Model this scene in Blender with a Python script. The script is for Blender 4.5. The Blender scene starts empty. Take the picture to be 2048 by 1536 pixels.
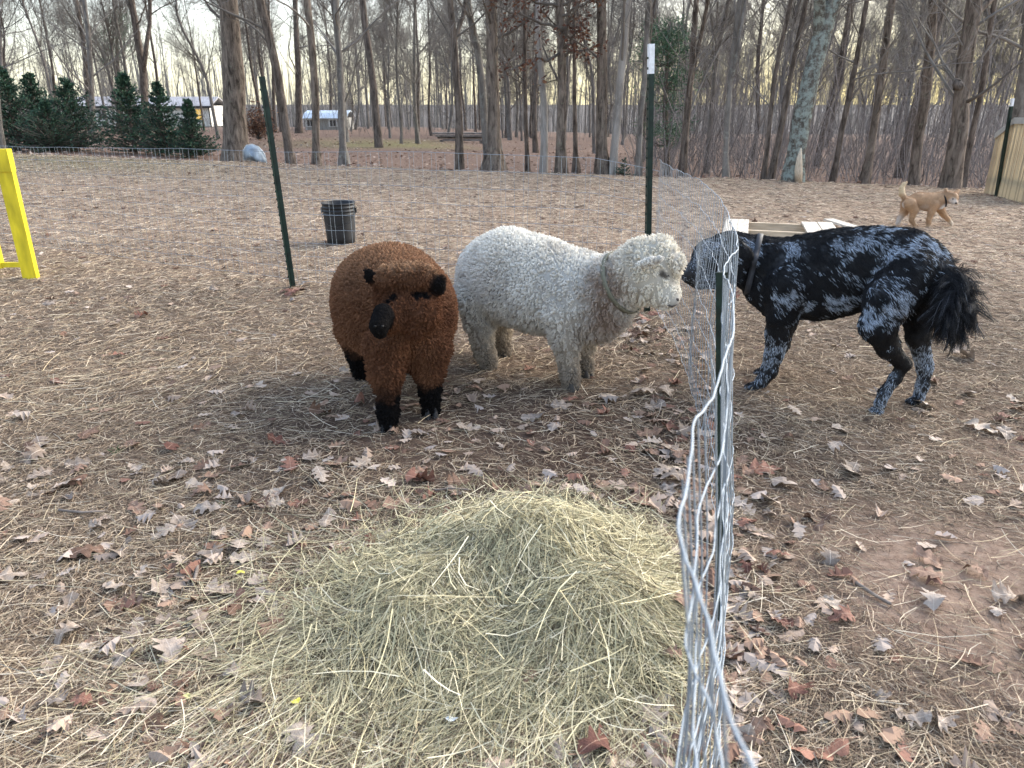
import bpy, math, random
import numpy as np
from mathutils import Vector, Matrix, kdtree
import openvdb as vdb

SC = bpy.context.scene
COL = SC.collection
rng = np.random.default_rng(7)
random.seed(7)
R = math.radians

# ------------------------------------------------------------------ camera
F_PX = 1480.0                       # focal length in pixels of a 2048 x 1536 frame
CAM_H = 1.25
PITCH = R(20.83)                    # looking down by this much
cd = bpy.data.cameras.new('camera')
cd.sensor_width = 36.0
cd.lens = 36.0 * F_PX / 2048.0
cd.clip_start = 0.02
cd.clip_end = 6000
cd.dof.use_dof = True
cd.dof.focus_distance = 3.4
cd.dof.aperture_fstop = 7.5
cam = bpy.data.objects.new('camera', cd)
COL.objects.link(cam)
cam.location = (0, 0, CAM_H)
cam.rotation_euler = (math.pi / 2 - PITCH, 0, 0)
SC.camera = cam

# ------------------------------------------------------------------ sky, sun, exposure
SUN_EL, SUN_AZ = R(22.0), R(55.0)    # low, ahead and to the right, behind the woods
W = bpy.data.worlds.new('World')
SC.world = W
W.use_nodes = True
nt = W.node_tree
nt.nodes.clear()
sky = nt.nodes.new('ShaderNodeTexSky')
sky.sky_type = 'NISHITA'
sky.sun_disc = False
sky.sun_elevation = SUN_EL
sky.sun_rotation = SUN_AZ
sky.altitude = 0
sky.air_density = 1.0
sky.dust_density = 2.5
sky.ozone_density = 0.5
bg = nt.nodes.new('ShaderNodeBackground')
bg.inputs['Strength'].default_value = 0.15
wo = nt.nodes.new('ShaderNodeOutputWorld')
gam = nt.nodes.new('ShaderNodeGamma')          # an even, milky dusk sky
gam.inputs['Gamma'].default_value = 0.16
nt.links.new(sky.outputs['Color'], gam.inputs['Color'])
hs = nt.nodes.new('ShaderNodeHueSaturation'); hs.inputs['Saturation'].default_value = 3.6; hs.inputs['Hue'].default_value = 0.515
nt.links.new(gam.outputs['Color'], hs.inputs['Color'])
nt.links.new(hs.outputs['Color'], bg.inputs['Color'])
nt.links.new(bg.outputs['Background'], wo.inputs['Surface'])

sl = bpy.data.lights.new('sun', 'SUN')
sl.energy = 1.3
sl.angle = R(60)
sl.color = (1.0, 0.945, 0.87)
sun = bpy.data.objects.new('sun', sl)
COL.objects.link(sun)
sd = Vector((math.sin(SUN_AZ) * math.cos(SUN_EL), math.cos(SUN_AZ) * math.cos(SUN_EL), math.sin(SUN_EL)))
sun.rotation_euler = sd.to_track_quat('Z', 'Y').to_euler()
sun.location = (0, 0, 30)
SC.view_settings.view_transform = 'Standard'
SC.view_settings.look = 'None'
SC.view_settings.gamma = 1
SC.view_settings.use_curve_mapping = False
SC.view_settings.exposure = 3.25
try:
    SC.cycles.max_bounces = 5
    SC.cycles.diffuse_bounces = 3
    SC.cycles.transparent_max_bounces = 4
except Exception:
    pass

# ------------------------------------------------------------------ helpers
def ss(a, b, x):
    t = np.clip((np.asarray(x, float) - a) / (b - a), 0, 1)
    return t * t * (3 - 2 * t)

_perm = np.random.default_rng(3).random(4096)
def vn(p, seed=0):
    """value noise 0..1 of an (N,3) array"""
    p = np.asarray(p, float) + seed * 17.31
    i = np.floor(p).astype(np.int64); f = p - i
    f = f * f * (3 - 2 * f)
    def h(dx, dy, dz):
        k = (i[:, 0] + dx) * 73856093 ^ (i[:, 1] + dy) * 19349663 ^ (i[:, 2] + dz) * 83492791
        return _perm[(k ^ (k >> 13)) & 4095]
    x, y, z = f[:, 0], f[:, 1], f[:, 2]
    a = h(0,0,0)*(1-x)+h(1,0,0)*x; b = h(0,1,0)*(1-x)+h(1,1,0)*x
    c = h(0,0,1)*(1-x)+h(1,0,1)*x; d = h(0,1,1)*(1-x)+h(1,1,1)*x
    return (a*(1-y)+b*y)*(1-z)+(c*(1-y)+d*y)*z
def fbm(p, seed=0, o=3):
    p = np.asarray(p, float); s = 0; a = .5; t = 0
    for k in range(o):
        s = s + a * vn(p * 2 ** k, seed + k); t += a; a *= .5
    return s / t
def vn2(x, y, s, seed=0, o=2):
    x = np.atleast_1d(np.asarray(x, float)); y = np.atleast_1d(np.asarray(y, float))
    return fbm(np.stack([x * s, y * s, np.zeros_like(x)], 1), seed, o)

def T(x, y):
    """height of the ground"""
    x = np.asarray(x, float); y = np.asarray(y, float)
    c = -0.033 * np.clip(x, -12, 12) * ss(4.5, 14, y)
    z = c - .25 * ss(14.5, 17.5, y) - .0205 * np.clip(y - 14.5, 0, 80) - .05 * np.clip(y - 94.5, 0, 150)
    sh = x.shape if x.shape else y.shape
    xx = np.broadcast_to(x, np.broadcast(x, y).shape).ravel(); yy = np.broadcast_to(y, np.broadcast(x, y).shape).ravel()
    n = (vn2(xx, yy, 2.3, 5) - .5) * .03 + (vn2(xx, yy, 9, 8) - .5) * .012 + (vn2(xx, yy, .35, 11) - .5) * .10 * ss(5, 12, yy)
    r = np.broadcast_to(z, np.broadcast(x, y).shape).ravel() + n
    return r.reshape(np.broadcast(x, y).shape) if np.broadcast(x, y).shape else float(r[0])
def T1(x, y): return float(T(np.array([x]), np.array([y]))[0])

CP, SP = math.cos(PITCH), math.sin(PITCH)
def P(px, py, y):
    """the point at distance y seen at a place of the 2048 x 1536 photograph"""
    u = (px - 1024) / F_PX; v = (py - 768) / F_PX
    dy = CP - v * SP; dz = -SP - v * CP
    k = y / dy
    return Vector((u * k, y, CAM_H + dz * k))
def G(px, py, off=0.0):
    """the point of the ground seen there"""
    u = (px - 1024) / F_PX; v = (py - 768) / F_PX
    dy = CP - v * SP; dz = -SP - v * CP
    z = 0.0
    for _ in range(12):
        k = (z - CAM_H) / dz
        z = T1(u * k, dy * k) + off
    return Vector((u * k, dy * k, z))
def J(px, py, y, rpx, sub=0.0):
    p = P(px, py, y)
    dep = p.y * CP + (CAM_H - p.z) * SP
    return (np.array(p), max(.004, rpx * dep / F_PX - sub))

def tag(o, label=None, cat=None, group=None, kind=None):
    if label: o['label'] = label
    if cat: o['category'] = cat
    if group: o['group'] = group
    if kind: o['kind'] = kind
    return o
def empty(name, loc, label, cat, group=None, rz=0.0):
    o = bpy.data.objects.new(name, None); COL.objects.link(o)
    o.location = loc; o.rotation_euler = (0, 0, rz); o.empty_display_size = .1
    bpy.context.view_layer.update()
    return tag(o, label, cat, group)

def mesh_from(name, V, faces, mat=None, smooth=True, col=None, attrs=None):
    """faces: list of (M,k) int arrays"""
    me = bpy.data.meshes.new(name)
    V = np.asarray(V, np.float32)
    faces = [np.asarray(f, np.int32) for f in faces if len(f)]
    nl = sum(f.size for f in faces); nf = sum(len(f) for f in faces)
    me.vertices.add(len(V)); me.vertices.foreach_set('co', V.ravel())
    me.loops.add(nl); me.polygons.add(nf)
    me.loops.foreach_set('vertex_index', np.concatenate([f.ravel() for f in faces]))
    ls = []; s = 0
    for f in faces:
        k = f.shape[1]; ls.append(s + np.arange(len(f)) * k); s += f.size
    me.polygons.foreach_set('loop_start', np.concatenate(ls).astype(np.int32))
    me.polygons.foreach_set('use_smooth', np.full(nf, bool(smooth)))
    if col is not None:
        a = me.color_attributes.new('col', 'FLOAT_COLOR', 'POINT')
        c = np.ones((len(V), 4), np.float32); c[:, :3] = col
        a.data.foreach_set('color', c.ravel())
    me.update(calc_edges=True)
    me.validate()
    if mat: me.materials.append(mat)
    return me
def world_of(o):
    m = Matrix.LocRotScale(o.location, o.rotation_euler, o.scale)
    return world_of(o.parent) @ o.matrix_parent_inverse @ m if o.parent else m
def link(name, me, parent=None, loc=None, world=True):
    """link a mesh; its vertices are in world space unless world is False"""
    o = bpy.data.objects.new(name, me); COL.objects.link(o)
    if parent is not None:
        o.parent = parent
        if world:
            o.matrix_parent_inverse = world_of(parent).inverted()
    if loc is not None: o.location = loc
    return o
def origin_to(o, loc):
    """move a mesh object's origin without moving the mesh"""
    o.data.transform(Matrix.Translation(-Vector(loc))); o.location = loc
    return o

class MB:
    def __init__(s): s.v = []; s.f = {}; s.n = 0; s.c = []
    def add(s, V, faces, col=None):
        V = np.asarray(V, float).reshape(-1, 3)
        for f in faces:
            f = np.asarray(f, int)
            if len(f): s.f.setdefault(f.shape[1], []).append(f + s.n)
        s.v.append(V); s.n += len(V)
        s.c.append(np.broadcast_to(np.asarray(col if col is not None else (1, 1, 1), float), (len(V), 3)))
        return s
    def box(s, c, size, rot=None, col=None, ch=0.0):
        x, y, z = [k / 2 for k in size]
        V = np.array([[a*x, b*y, d*z] for a in (-1, 1) for b in (-1, 1) for d in (-1, 1)])
        if rot is not None: V = V @ np.array(rot.to_3x3() if hasattr(rot, 'to_3x3') else rot).T
        F = [[0,1,3,2],[4,6,7,5],[0,4,5,1],[2,3,7,6],[0,2,6,4],[1,5,7,3]]
        return s.add(V + np.array(c), [F], col)
    def tubes(s, PTS, RAD, sides, col=None, cap=True):
        V, F = tubes(PTS, RAD, sides, cap)
        return s.add(V, F, col)
    def tube(s, pts, rad, sides=8, col=None, cap=True):
        pts = np.array([tuple(p) for p in pts], float)
        rad = np.broadcast_to(np.asarray(rad, float), (len(pts),))
        return s.tubes(pts[None], rad[None], sides, col, cap)
    def build(s, name, mat, parent=None, smooth=True, world=True, usecol=False):
        me = mesh_from(name, np.concatenate(s.v), [np.concatenate(f) for f in s.f.values()], mat, smooth,
                       np.concatenate(s.c) if usecol else None)
        return link(name, me, parent, world=world)

def tubes(PTS, RAD, sides, cap=False):
    """N tubes of n points as one block of vertices and faces"""
    PTS = np.asarray(PTS, float); RAD = np.asarray(RAD, float)
    N, n, _ = PTS.shape
    tan = np.gradient(PTS, axis=1)
    tan /= np.linalg.norm(tan, axis=2, keepdims=True) + 1e-12
    main = PTS[:, -1] - PTS[:, 0]
    main /= np.linalg.norm(main, axis=1, keepdims=True) + 1e-12
    ref = np.where(np.abs(main[:, 2:3]) < .8, np.array([[0, 0, 1.]]), np.array([[1., 0, 0]]))
    ref = ref[:, None, :]
    a = np.cross(tan, ref); a /= np.linalg.norm(a, axis=2, keepdims=True) + 1e-12
    b = np.cross(tan, a)
    th = np.arange(sides) * 2 * math.pi / sides
    V = PTS[:, :, None, :] + RAD[:, :, None, None] * (np.cos(th)[None, None, :, None] * a[:, :, None, :] + np.sin(th)[None, None, :, None] * b[:, :, None, :])
    V = V.reshape(-1, 3)
    i = (np.arange(N) * n * sides)[:, None, None] + (np.arange(n - 1) * sides)[None, :, None]
    k = np.arange(sides)[None, None, :]; k2 = (k + 1) % sides
    F = np.stack([i + k, i + sides + k, i + sides + k2, i + k2], -1).reshape(-1, 4)
    out = [F]
    if cap:
        e = (np.arange(N) * n * sides)[:, None]
        out.append(e + np.arange(sides)[None, :])
        out.append(e + (n - 1) * sides + np.arange(sides)[None, ::-1])
    return V, out

def ribbons(PTS, WID, side=None):
    """N flat strips of n points"""
    PTS = np.asarray(PTS, float); N, n, _ = PTS.shape
    tan = np.gradient(PTS, axis=1)
    if side is None:
        up = np.array([0, 0, 1.]) + rng.normal(0, .5, (N, 1, 3))
        side = np.cross(tan, up)
    side = side / (np.linalg.norm(side, axis=2, keepdims=True) + 1e-12)
    V = np.stack([PTS - side * WID[:, :, None] / 2, PTS + side * WID[:, :, None] / 2], 2).reshape(-1, 3)
    i = (np.arange(N) * n * 2)[:, None] + (np.arange(n - 1) * 2)[None, :]
    F = np.stack([i, i + 1, i + 3, i + 2], -1).reshape(-1, 4)
    return V, F

def nm(mat): return mat.node_tree.nodes, mat.node_tree.links
def mat_basic(name, col, rough=.8, metal=0.0, bump=0.0, scale=20.0, var=0.25, stretch=(1, 1, 1), attr=False, spec=.3, detail=6.0):
    """noise-mottled colour with a little relief; attr multiplies by the mesh's own colour attribute"""
    m = bpy.data.materials.new(name); m.use_nodes = True
    N, L = nm(m); b = N['Principled BSDF']
    tc = N.new('ShaderNodeTexCoord'); mp = N.new('ShaderNodeMapping'); mp.inputs['Scale'].default_value = stretch
    L.new(tc.outputs['Object'], mp.inputs['Vector'])
    no = N.new('ShaderNodeTexNoise'); no.inputs['Scale'].default_value = scale; no.inputs['Detail'].default_value = detail
    L.new(mp.outputs[0], no.inputs['Vector'])
    r = N.new('ShaderNodeValToRGB')
    c = np.array(col)
    r.color_ramp.elements[0].position = .3; r.color_ramp.elements[1].position = .72
    r.color_ramp.elements[0].color = (*np.clip(c * (1 - var), 0, 1), 1)
    r.color_ramp.elements[1].color = (*np.clip(c * (1 + var), 0, 1), 1)
    L.new(no.outputs['Fac'], r.inputs['Fac'])
    out = r.outputs['Color']
    if attr:
        at = N.new('ShaderNodeAttribute'); at.attribute_name = 'col'
        mx = N.new('ShaderNodeMix'); mx.data_type = 'RGBA'; mx.blend_type = 'MULTIPLY'; mx.inputs['Factor'].default_value = 1
        L.new(out, mx.inputs['A']); L.new(at.outputs['Color'], mx.inputs['B']); out = mx.outputs['Result']
    L.new(out, b.inputs['Base Color'])
    b.inputs['Roughness'].default_value = rough; b.inputs['Metallic'].default_value = metal
    b.inputs['Specular IOR Level'].default_value = spec
    if bump:
        bu = N.new('ShaderNodeBump'); bu.inputs['Strength'].default_value = bump; bu.inputs['Distance'].default_value = .02
        L.new(no.outputs['Fac'], bu.inputs['Height']); L.new(bu.outputs[0], b.inputs['Normal'])
    return m
def mat_attr(name, rough=.8, spec=.2, trans=0.0):
    m = bpy.data.materials.new(name); m.use_nodes = True
    N, L = nm(m); b = N['Principled BSDF']
    at = N.new('ShaderNodeAttribute'); at.attribute_name = 'col'
    L.new(at.outputs['Color'], b.inputs['Base Color'])
    b.inputs['Roughness'].default_value = rough; b.inputs['Specular IOR Level'].default_value = spec
    return m

# ================================================================== the ground
def axis(lo, hi, fine0, fine1, n_f, n_o):
    f = np.linspace(fine0, fine1, n_f)
    a = fine0 - np.geomspace(.15, fine0 - lo, n_o)[::-1]; b = fine1 + np.geomspace(.15, hi - fine1, n_o)
    return np.concatenate([a, f, b])
gx = axis(-3000, 3000, -5, 5, 260, 90)
gy = axis(-60, 4000, .3, 9, 240, 110)
XX, YY = np.meshgrid(gx, gy)
ZZ = T(XX, YY)
nx, ny = len(gx), len(gy)
ii = (np.arange(ny - 1) * nx)[:, None] + np.arange(nx - 1)[None, :]
FQ = np.stack([ii, ii + 1, ii + nx + 1, ii + nx], -1).reshape(-1, 4)
# what covers the ground where: red = bare dirt, green = fallen leaves of the woods, blue = dry lawn
xr, yr = XX.ravel(), YY.ravel()
def zone_dirt(x, y):
    n = vn2(x, y, 1.6, 21, 3)
    a = np.exp(-((x - 1.35) / .55) ** 2 - ((y - 1.55) / .5) ** 2) * 1.25
    a = np.maximum(a, .9 * np.exp(-((x - 2.3) / .6) ** 2 - ((y - 2.3) / .6) ** 2))
    a = np.maximum(a, .75 * np.exp(-((x + .95) / .5) ** 2 - ((y - 1.25) / .35) ** 2))
    return np.clip(a * 1.1 + (n - .5) * 1.3, 0, 1)
def zone_mud(x, y):
    """trodden dark soil round the sheep"""
    n = vn2(x, y, 1.1, 31, 3)
    a = np.exp(-((x + .1) / 1.25) ** 2 - ((y - 2.75) / .75) ** 2)
    return np.clip(a * 1.15 + (n - .5) * .8, 0, 1)
def zone_lawn(x, y):
    n = vn2(x, y, .8, 41, 3)
    return np.clip(ss(4.0, 8.0, y) + (n - .5) * .8, 0, 1) * (1 - zone_litter(x, y))
def zone_litter(x, y):
    n = vn2(x, y, .5, 51, 3)
    return np.clip(ss(14.3, 16.2, y + (n - .5) * 3), 0, 1)
def zone_green(x, y):
    n = vn2(x, y, .25, 61, 3)
    a = np.exp(-((x + 6) / 4.5) ** 2 - ((y - 36) / 7) ** 2)
    a = .55 * a; a = np.maximum(a, .5 * np.exp(-((x + 9) / 4) ** 2 - ((y - 15) / 3.2) ** 2))
    return np.clip(a * 1.4 + (n - .5) * .7 - .15, 0, 1)
colz = np.stack([zone_dirt(xr, yr), zone_litter(xr, yr), zone_lawn(xr, yr)], 1)
me = mesh_from('ground', np.stack([xr, yr, ZZ.ravel()], 1), [FQ], None, True, colz)
def zone_far(x, y): return ss(75, 125, np.hypot(x, y))
for nme, fn in (('mud', zone_mud), ('green', zone_green), ('far', zone_far)):
    a = me.attributes.new(nme, 'FLOAT', 'POINT'); a.data.foreach_set('value', fn(xr, yr).astype(np.float32))

gm = bpy.data.materials.new('ground_cover'); gm.use_nodes = True
N, L = nm(gm); b = N['Principled BSDF']
tc = N.new('ShaderNodeTexCoord')
def noise(scale, detail=8, rough=.6, st=None):
    n = N.new('ShaderNodeTexNoise'); n.inputs['Scale'].default_value = scale; n.inputs['Detail'].default_value = detail
    n.inputs['Roughness'].default_value = rough
    if st:
        mp = N.new('ShaderNodeMapping'); mp.inputs['Scale'].default_value = st; L.new(tc.outputs['Object'], mp.inputs['Vector']); L.new(mp.outputs[0], n.inputs['Vector'])
    else: L.new(tc.outputs['Object'], n.inputs['Vector'])
    return n.outputs['Fac']
def ramp(fac, stops):
    r = N.new('ShaderNodeValToRGB'); e = r.color_ramp.elements
    while len(e) < len(stops): e.new(.5)
    for k, (p, c) in enumerate(stops): e[k].position = p; e[k].color = (*c, 1)
    L.new(fac, r.inputs['Fac']); return r.outputs['Color']
def mix(fac, a, b_):
    m = N.new('ShaderNodeMix'); m.data_type = 'RGBA'
    L.new(fac, m.inputs['Factor']); L.new(a, m.inputs['A']); L.new(b_, m.inputs['B']); return m.outputs['Result']
n1 = noise(48, 12, .78); n2 = noise(6, 8, .65); n3 = noise(120, 4, .7); n4 = noise(13, 12, .82, (1, .5, 1))
base = ramp(n1, [(.3, (.055, .037, .028)), (.5, (.20, .145, .105)), (.68, (.39, .315, .24))])
nd = noise(26, 12, .8)
dirt = ramp(nd, [(.34, (.15, .095, .07)), (.47, (.35, .245, .185)), (.58, (.42, .31, .24)), (.72, (.48, .385, .315))])
mudc = ramp(n1, [(.3, (.03, .019, .015)), (.55, (.095, .060, .045)), (.75, (.22, .155, .12))])
lawn = ramp(n4, [(.34, (.15, .09, .06)), (.45, (.34, .24, .17)), (.55, (.44, .335, .245)), (.68, (.54, .43, .33))])
litt = ramp(n4, [(.32, (.075, .046, .035)), (.48, (.17, .115, .088)), (.58, (.235, .165, .13)), (.72, (.32, .24, .195))])
grn = ramp(n4, [(.3, (.07, .075, .03)), (.5, (.15, .16, .06)), (.7, (.27, .26, .12))])
at = N.new('ShaderNodeAttribute'); at.attribute_name = 'col'
sp = N.new('ShaderNodeSeparateColor'); L.new(at.outputs['Color'], sp.inputs[0])
am = N.new('ShaderNodeAttribute'); am.attribute_name = 'mud'
ag = N.new('ShaderNodeAttribute'); ag.attribute_name = 'green'
c = mix(am.outputs['Fac'], base, mudc)
c = mix(sp.outputs['Red'], c, dirt)
c = mix(sp.outputs['Blue'], c, lawn)
c = mix(sp.outputs['Green'], c, litt)
c = mix(ag.outputs['Fac'], c, grn)
farc = ramp(n4, [(.3, (.06, .054, .052)), (.7, (.115, .102, .098))])        # far wooded ground
af = N.new('ShaderNodeAttribute'); af.attribute_name = 'far'
c = mix(af.outputs['Fac'], c, farc)
L.new(c, b.inputs['Base Color']); b.inputs['Roughness'].default_value = .95; b.inputs['Specular IOR Level'].default_value = .1
bu = N.new('ShaderNodeBump'); bu.inputs['Strength'].default_value = .9; bu.inputs['Distance'].default_value = .03
L.new(n1, bu.inputs['Height']); bu2 = N.new('ShaderNodeBump'); bu2.inputs['Strength'].default_value = .5; bu2.inputs['Distance'].default_value = .006
L.new(n3, bu2.inputs['Height']); L.new(bu.outputs[0], bu2.inputs['Normal']); L.new(bu2.outputs[0], b.inputs['Normal'])
me.materials.append(gm)
ground = tag(link('ground', me), 'trodden earth and dry winter lawn littered with straw', 'ground', kind='structure')

# ================================================================== trees
def mat_bark(name, dark, light, sx=14.0, lichen=None, lich_amt=.5):
    m = bpy.data.materials.new(name); m.use_nodes = True
    N, L = nm(m); b = N['Principled BSDF']
    tc = N.new('ShaderNodeTexCoord'); mp = N.new('ShaderNodeMapping'); mp.inputs['Scale'].default_value = (1, 1, .22)
    L.new(tc.outputs['Object'], mp.inputs['Vector'])
    n = N.new('ShaderNodeTexNoise'); n.inputs['Scale'].default_value = sx; n.inputs['Detail'].default_value = 8; n.inputs['Roughness'].default_value = .7
    n.inputs['Distortion'].default_value = .6
    L.new(mp.outputs[0], n.inputs['Vector'])
    r = N.new('ShaderNodeValToRGB'); r.color_ramp.elements[0].position = .36; r.color_ramp.elements[1].position = .64
    r.color_ramp.elements[0].color = (*dark, 1); r.color_ramp.elements[1].color = (*light, 1)
    L.new(n.outputs['Fac'], r.inputs['Fac']); out = r.outputs['Color']
    if lichen:
        n2 = N.new('ShaderNodeTexNoise'); n2.inputs['Scale'].default_value = 9; n2.inputs['Detail'].default_value = 7; n2.inputs['Roughness'].default_value = .75
        L.new(tc.outputs['Object'], n2.inputs['Vector'])
        r2 = N.new('ShaderNodeValToRGB'); r2.color_ramp.elements[0].position = 1 - lich_amt - .06; r2.color_ramp.elements[1].position = 1 - lich_amt + .06
        L.new(n2.outputs['Fac'], r2.inputs['Fac'])
        mx = N.new('ShaderNodeMix'); mx.data_type = 'RGBA'; mx.inputs['B'].default_value = (*lichen, 1)
        L.new(r2.outputs['Color'], mx.inputs['Factor']); L.new(out, mx.inputs['A']); out = mx.outputs['Result']
    L.new(out, b.inputs['Base Color']); b.inputs['Roughness'].default_value = .95; b.inputs['Specular IOR Level'].default_value = .1
    bu = N.new('ShaderNodeBump'); bu.inputs['Strength'].default_value = .9; bu.inputs['Distance'].default_value = .03
    L.new(n.outputs['Fac'], bu.inputs['Height']); L.new(bu.outputs[0], b.inputs['Normal'])
    return m
BK_BROWN = mat_bark('bark_brown', (.045, .036, .03), (.25, .205, .17), 14, (.20, .20, .15), .36)
BK_DARK = mat_bark('bark_dark', (.04, .032, .027), (.20, .165, .14), 15)
BK_GREY = mat_bark('bark_grey', (.085, .077, .07), (.25, .23, .21), 10, (.28, .28, .25), .4)
BK_PALE = mat_bark('bark_pale', (.18, .165, .15), (.38, .355, .33), 6)
BK_LICH = mat_bark('bark_lichen', (.045, .04, .034), (.16, .145, .125), 12, (.26, .30, .275), .5)
BK_WOOD = mat_bark('bark_woods', (.085, .075, .067), (.26, .235, .215), 9)
TWIG = mat_basic('twig_grey', (.20, .185, .17), .95, var=.35, scale=3, spec=.1)
TWIGD = mat_basic('twig_dark', (.12, .105, .092), .95, var=.35, scale=3, spec=.1)
TWIGR = mat_basic('twig_thicket', (.19, .172, .168), .95, var=.4, scale=2, spec=.1)

def grow(PT, RA, count, tmin, tmax, ang, leng, m, rr, jit, trop, rmin, r_=None, lfall=.55):
    """children of the branches PT (N,n,3): returns (M,m,3), (M,m)"""
    r_ = r_ or rng
    N, n, _ = PT.shape
    par = np.repeat(np.arange(N), count); M = len(par)
    t = r_.uniform(tmin, tmax, M)
    f = t * (n - 1); i = np.minimum(f.astype(int), n - 2); f = (f - i)[:, None]
    p = PT[par, i] * (1 - f) + PT[par, i + 1] * f
    pr = RA[par, i] * (1 - f[:, 0]) + RA[par, i + 1] * f[:, 0]
    tan = PT[par, i + 1] - PT[par, i]; tan /= np.linalg.norm(tan, axis=1, keepdims=True) + 1e-9
    q = r_.normal(size=(M, 3)); q -= (q * tan).sum(1, keepdims=True) * tan; q /= np.linalg.norm(q, axis=1, keepdims=True) + 1e-9
    a = np.radians(r_.uniform(ang[0], ang[1], M))[:, None]
    d = tan * np.cos(a) + q * np.sin(a)
    Ln = leng[0] + (leng[1] - leng[0]) * r_.random(M)
    Ln = Ln * (1 - lfall * (t - tmin) / max(1e-6, tmax - tmin))
    out = np.zeros((M, m, 3)); out[:, 0] = p
    for k in range(1, m):
        d = d + r_.normal(0, jit, (M, 3)) + np.array([0, 0, trop])
        d /= np.linalg.norm(d, axis=1, keepdims=True)
        out[:, k] = out[:, k - 1] + d * (Ln / (m - 1))[:, None]
    r0 = np.maximum(np.minimum(pr * rr, Ln * .011), rmin)
    RR = r0[:, None] * np.linspace(1, .3, m)[None, :]
    return out, np.maximum(RR, rmin * .7)

def crown(tr, rad, n1, n2, n3, t0, L1, L2, L3, ang1=(30, 65), trop=.06, n4=0, rmin=.004, r_=None):
    mb = MB()
    A, RA = grow(tr[None], rad[None], n1, t0, .98, ang1, L1, 7, .34, .14, trop, rmin * 2, r_)
    mb.tubes(A, RA, 5, cap=False)
    B, RB = grow(A, RA, n2, .15, 1, (25, 60), L2, 5, .5, .2, trop * .8, rmin * 1.3, r_)
    mb.tubes(B, RB, 3, cap=False)
    C = B
    if n3:
        C, RC = grow(B, RB, n3, .15, 1, (20, 60), L3, 3, .55, .25, trop * .5, rmin, r_)
        mb.tubes(C, RC, 3, cap=False)
    return mb, (A, B, C)

def trunk_path(pts, n=16):
    """resample a polyline to n points with a bit of waver"""
    pts = np.array(pts, float)
    s = np.concatenate([[0], np.cumsum(np.linalg.norm(np.diff(pts, axis=0), axis=1))])
    u = np.linspace(0, s[-1], n)
    return np.stack([np.interp(u, s, pts[:, k]) for k in range(3)], 1), u

def flare(V_c, V, h0, amt, r0, lob=5, ph=0.0):
    """spread the foot of a trunk into root buttresses"""
    h = V[:, 2] - h0
    k = np.exp(-np.clip(h, 0, 9) / (.16 + r0 * .7))
    d = V[:, :2] - V_c[:2]
    th = np.arctan2(d[:, 1], d[:, 0])
    V[:, :2] = V_c[:2] + d * (1 + amt * k * (1 + .55 * np.cos(th * lob + ph)))[:, None]
    return V

def photo_tree(name, label, d, pix, w0, w1, bark, twig=TWIG, height=13.0, n=(22, 6, 5), t0=.16, group=None, fork=None, fl=.5, cat='tree',
               L1=(1.6, 3.6), ang=(35, 75), seed=0):
    r_ = np.random.default_rng(100 + seed)
    pw = [np.array(P(px, py, d)) for px, py in pix]
    base = pw[0].copy(); dirn = pw[0] - pw[1]
    bz = T1(base[0], base[1])
    base = base + dirn * ((bz - .12 - base[2]) / (dirn[2] if abs(dirn[2]) > 1e-3 else -1))
    dep = d * CP + 1.2 * SP
    ext = pw[-1] - pw[-2]; ext /= np.linalg.norm(ext)
    ext = ext * .6 + np.array([0, 0, .4])
    need = max(1.0, height - (pw[-1][2] - bz))
    path = [base] + pw[1:] + [pw[-1] + ext * need * .5 + r_.normal(0, .12, 3), pw[-1] + ext * need + r_.normal(0, .3, 3)]
    tr, u = trunk_path(path, 22)
    wob = (np.stack([vn(np.stack([u * .9, u * 0 + seed, u * 0 + k], 1), k) for k in range(3)], 1) - .5) * np.minimum(.08, w0 * dep / F_PX * .5) * np.clip(u / .5, 0, 1)[:, None]
    tr = tr + wob * np.array([1, 1, 0])
    s = u / u[-1]
    r0, r1 = w0 * dep / F_PX / 2, w1 * dep / F_PX / 2
    zt = np.clip((tr[:, 2] - bz) / max(.5, pw[-1][2] - bz), 0, 1)
    rad = (r0 + (r1 - r0) * zt) * np.where(tr[:, 2] > pw[-1][2], np.clip(1 - .85 * (tr[:, 2] - pw[-1][2]) / need, .08, 1), 1)
    root = empty(name, (base[0], base[1], bz), label, cat, group)
    V, Fq = tubes(tr[None], rad[None], 14)
    cen = np.repeat(tr, 14, axis=0)
    th = np.tile(np.arange(14), 22)
    V = V + (V - cen) * (vn(V * np.array([7, 7, 1.6]), seed)[:, None] - .5) * .32
    V = flare(np.array([base[0], base[1]]), V, bz, fl, r0, 4 + seed % 3, seed)
    link('trunk', mesh_from('trunk', V, Fq, bark), root)
    mb, lv = crown(tr, rad, *n, t0, L1, (.7, 1.6), (.35, .9), ang, r_=r_)
    if fork:
        for (f0, pixf, wf) in fork:
            k = int(np.argmin(np.abs(tr[:, 2] - P(0, f0, d)[2])))
            q = [tr[k]] + [np.array(P(px, py, d + r_.uniform(-.5, .5))) for px, py in pixf]
            e = q[-1] - q[-2]; e /= np.linalg.norm(e); e = e * .7 + np.array([0, 0, .3])
            q += [q[-1] + e * 3 + r_.normal(0, .2, 3), q[-1] + e * 6 + r_.normal(0, .4, 3)]
            ft, fu = trunk_path(q, 14)
            fr = wf * dep / F_PX / 2 * np.linspace(1.05, .25, 14)
            mb2, _ = crown(ft, fr, max(6, n[0] // 2), n[1], n[2], .12, L1, (.7, 1.6), (.35, .9), ang, r_=r_)
            V2, F2 = tubes(ft[None], fr[None], 9)
            link('limb', mesh_from('limb', V2, F2, bark), root)
            mb.add(np.concatenate(mb2.v), [np.concatenate(f) for f in mb2.f.values()])
    mb.build('crown', twig, root)
    return root, lv, tr, rad

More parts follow.
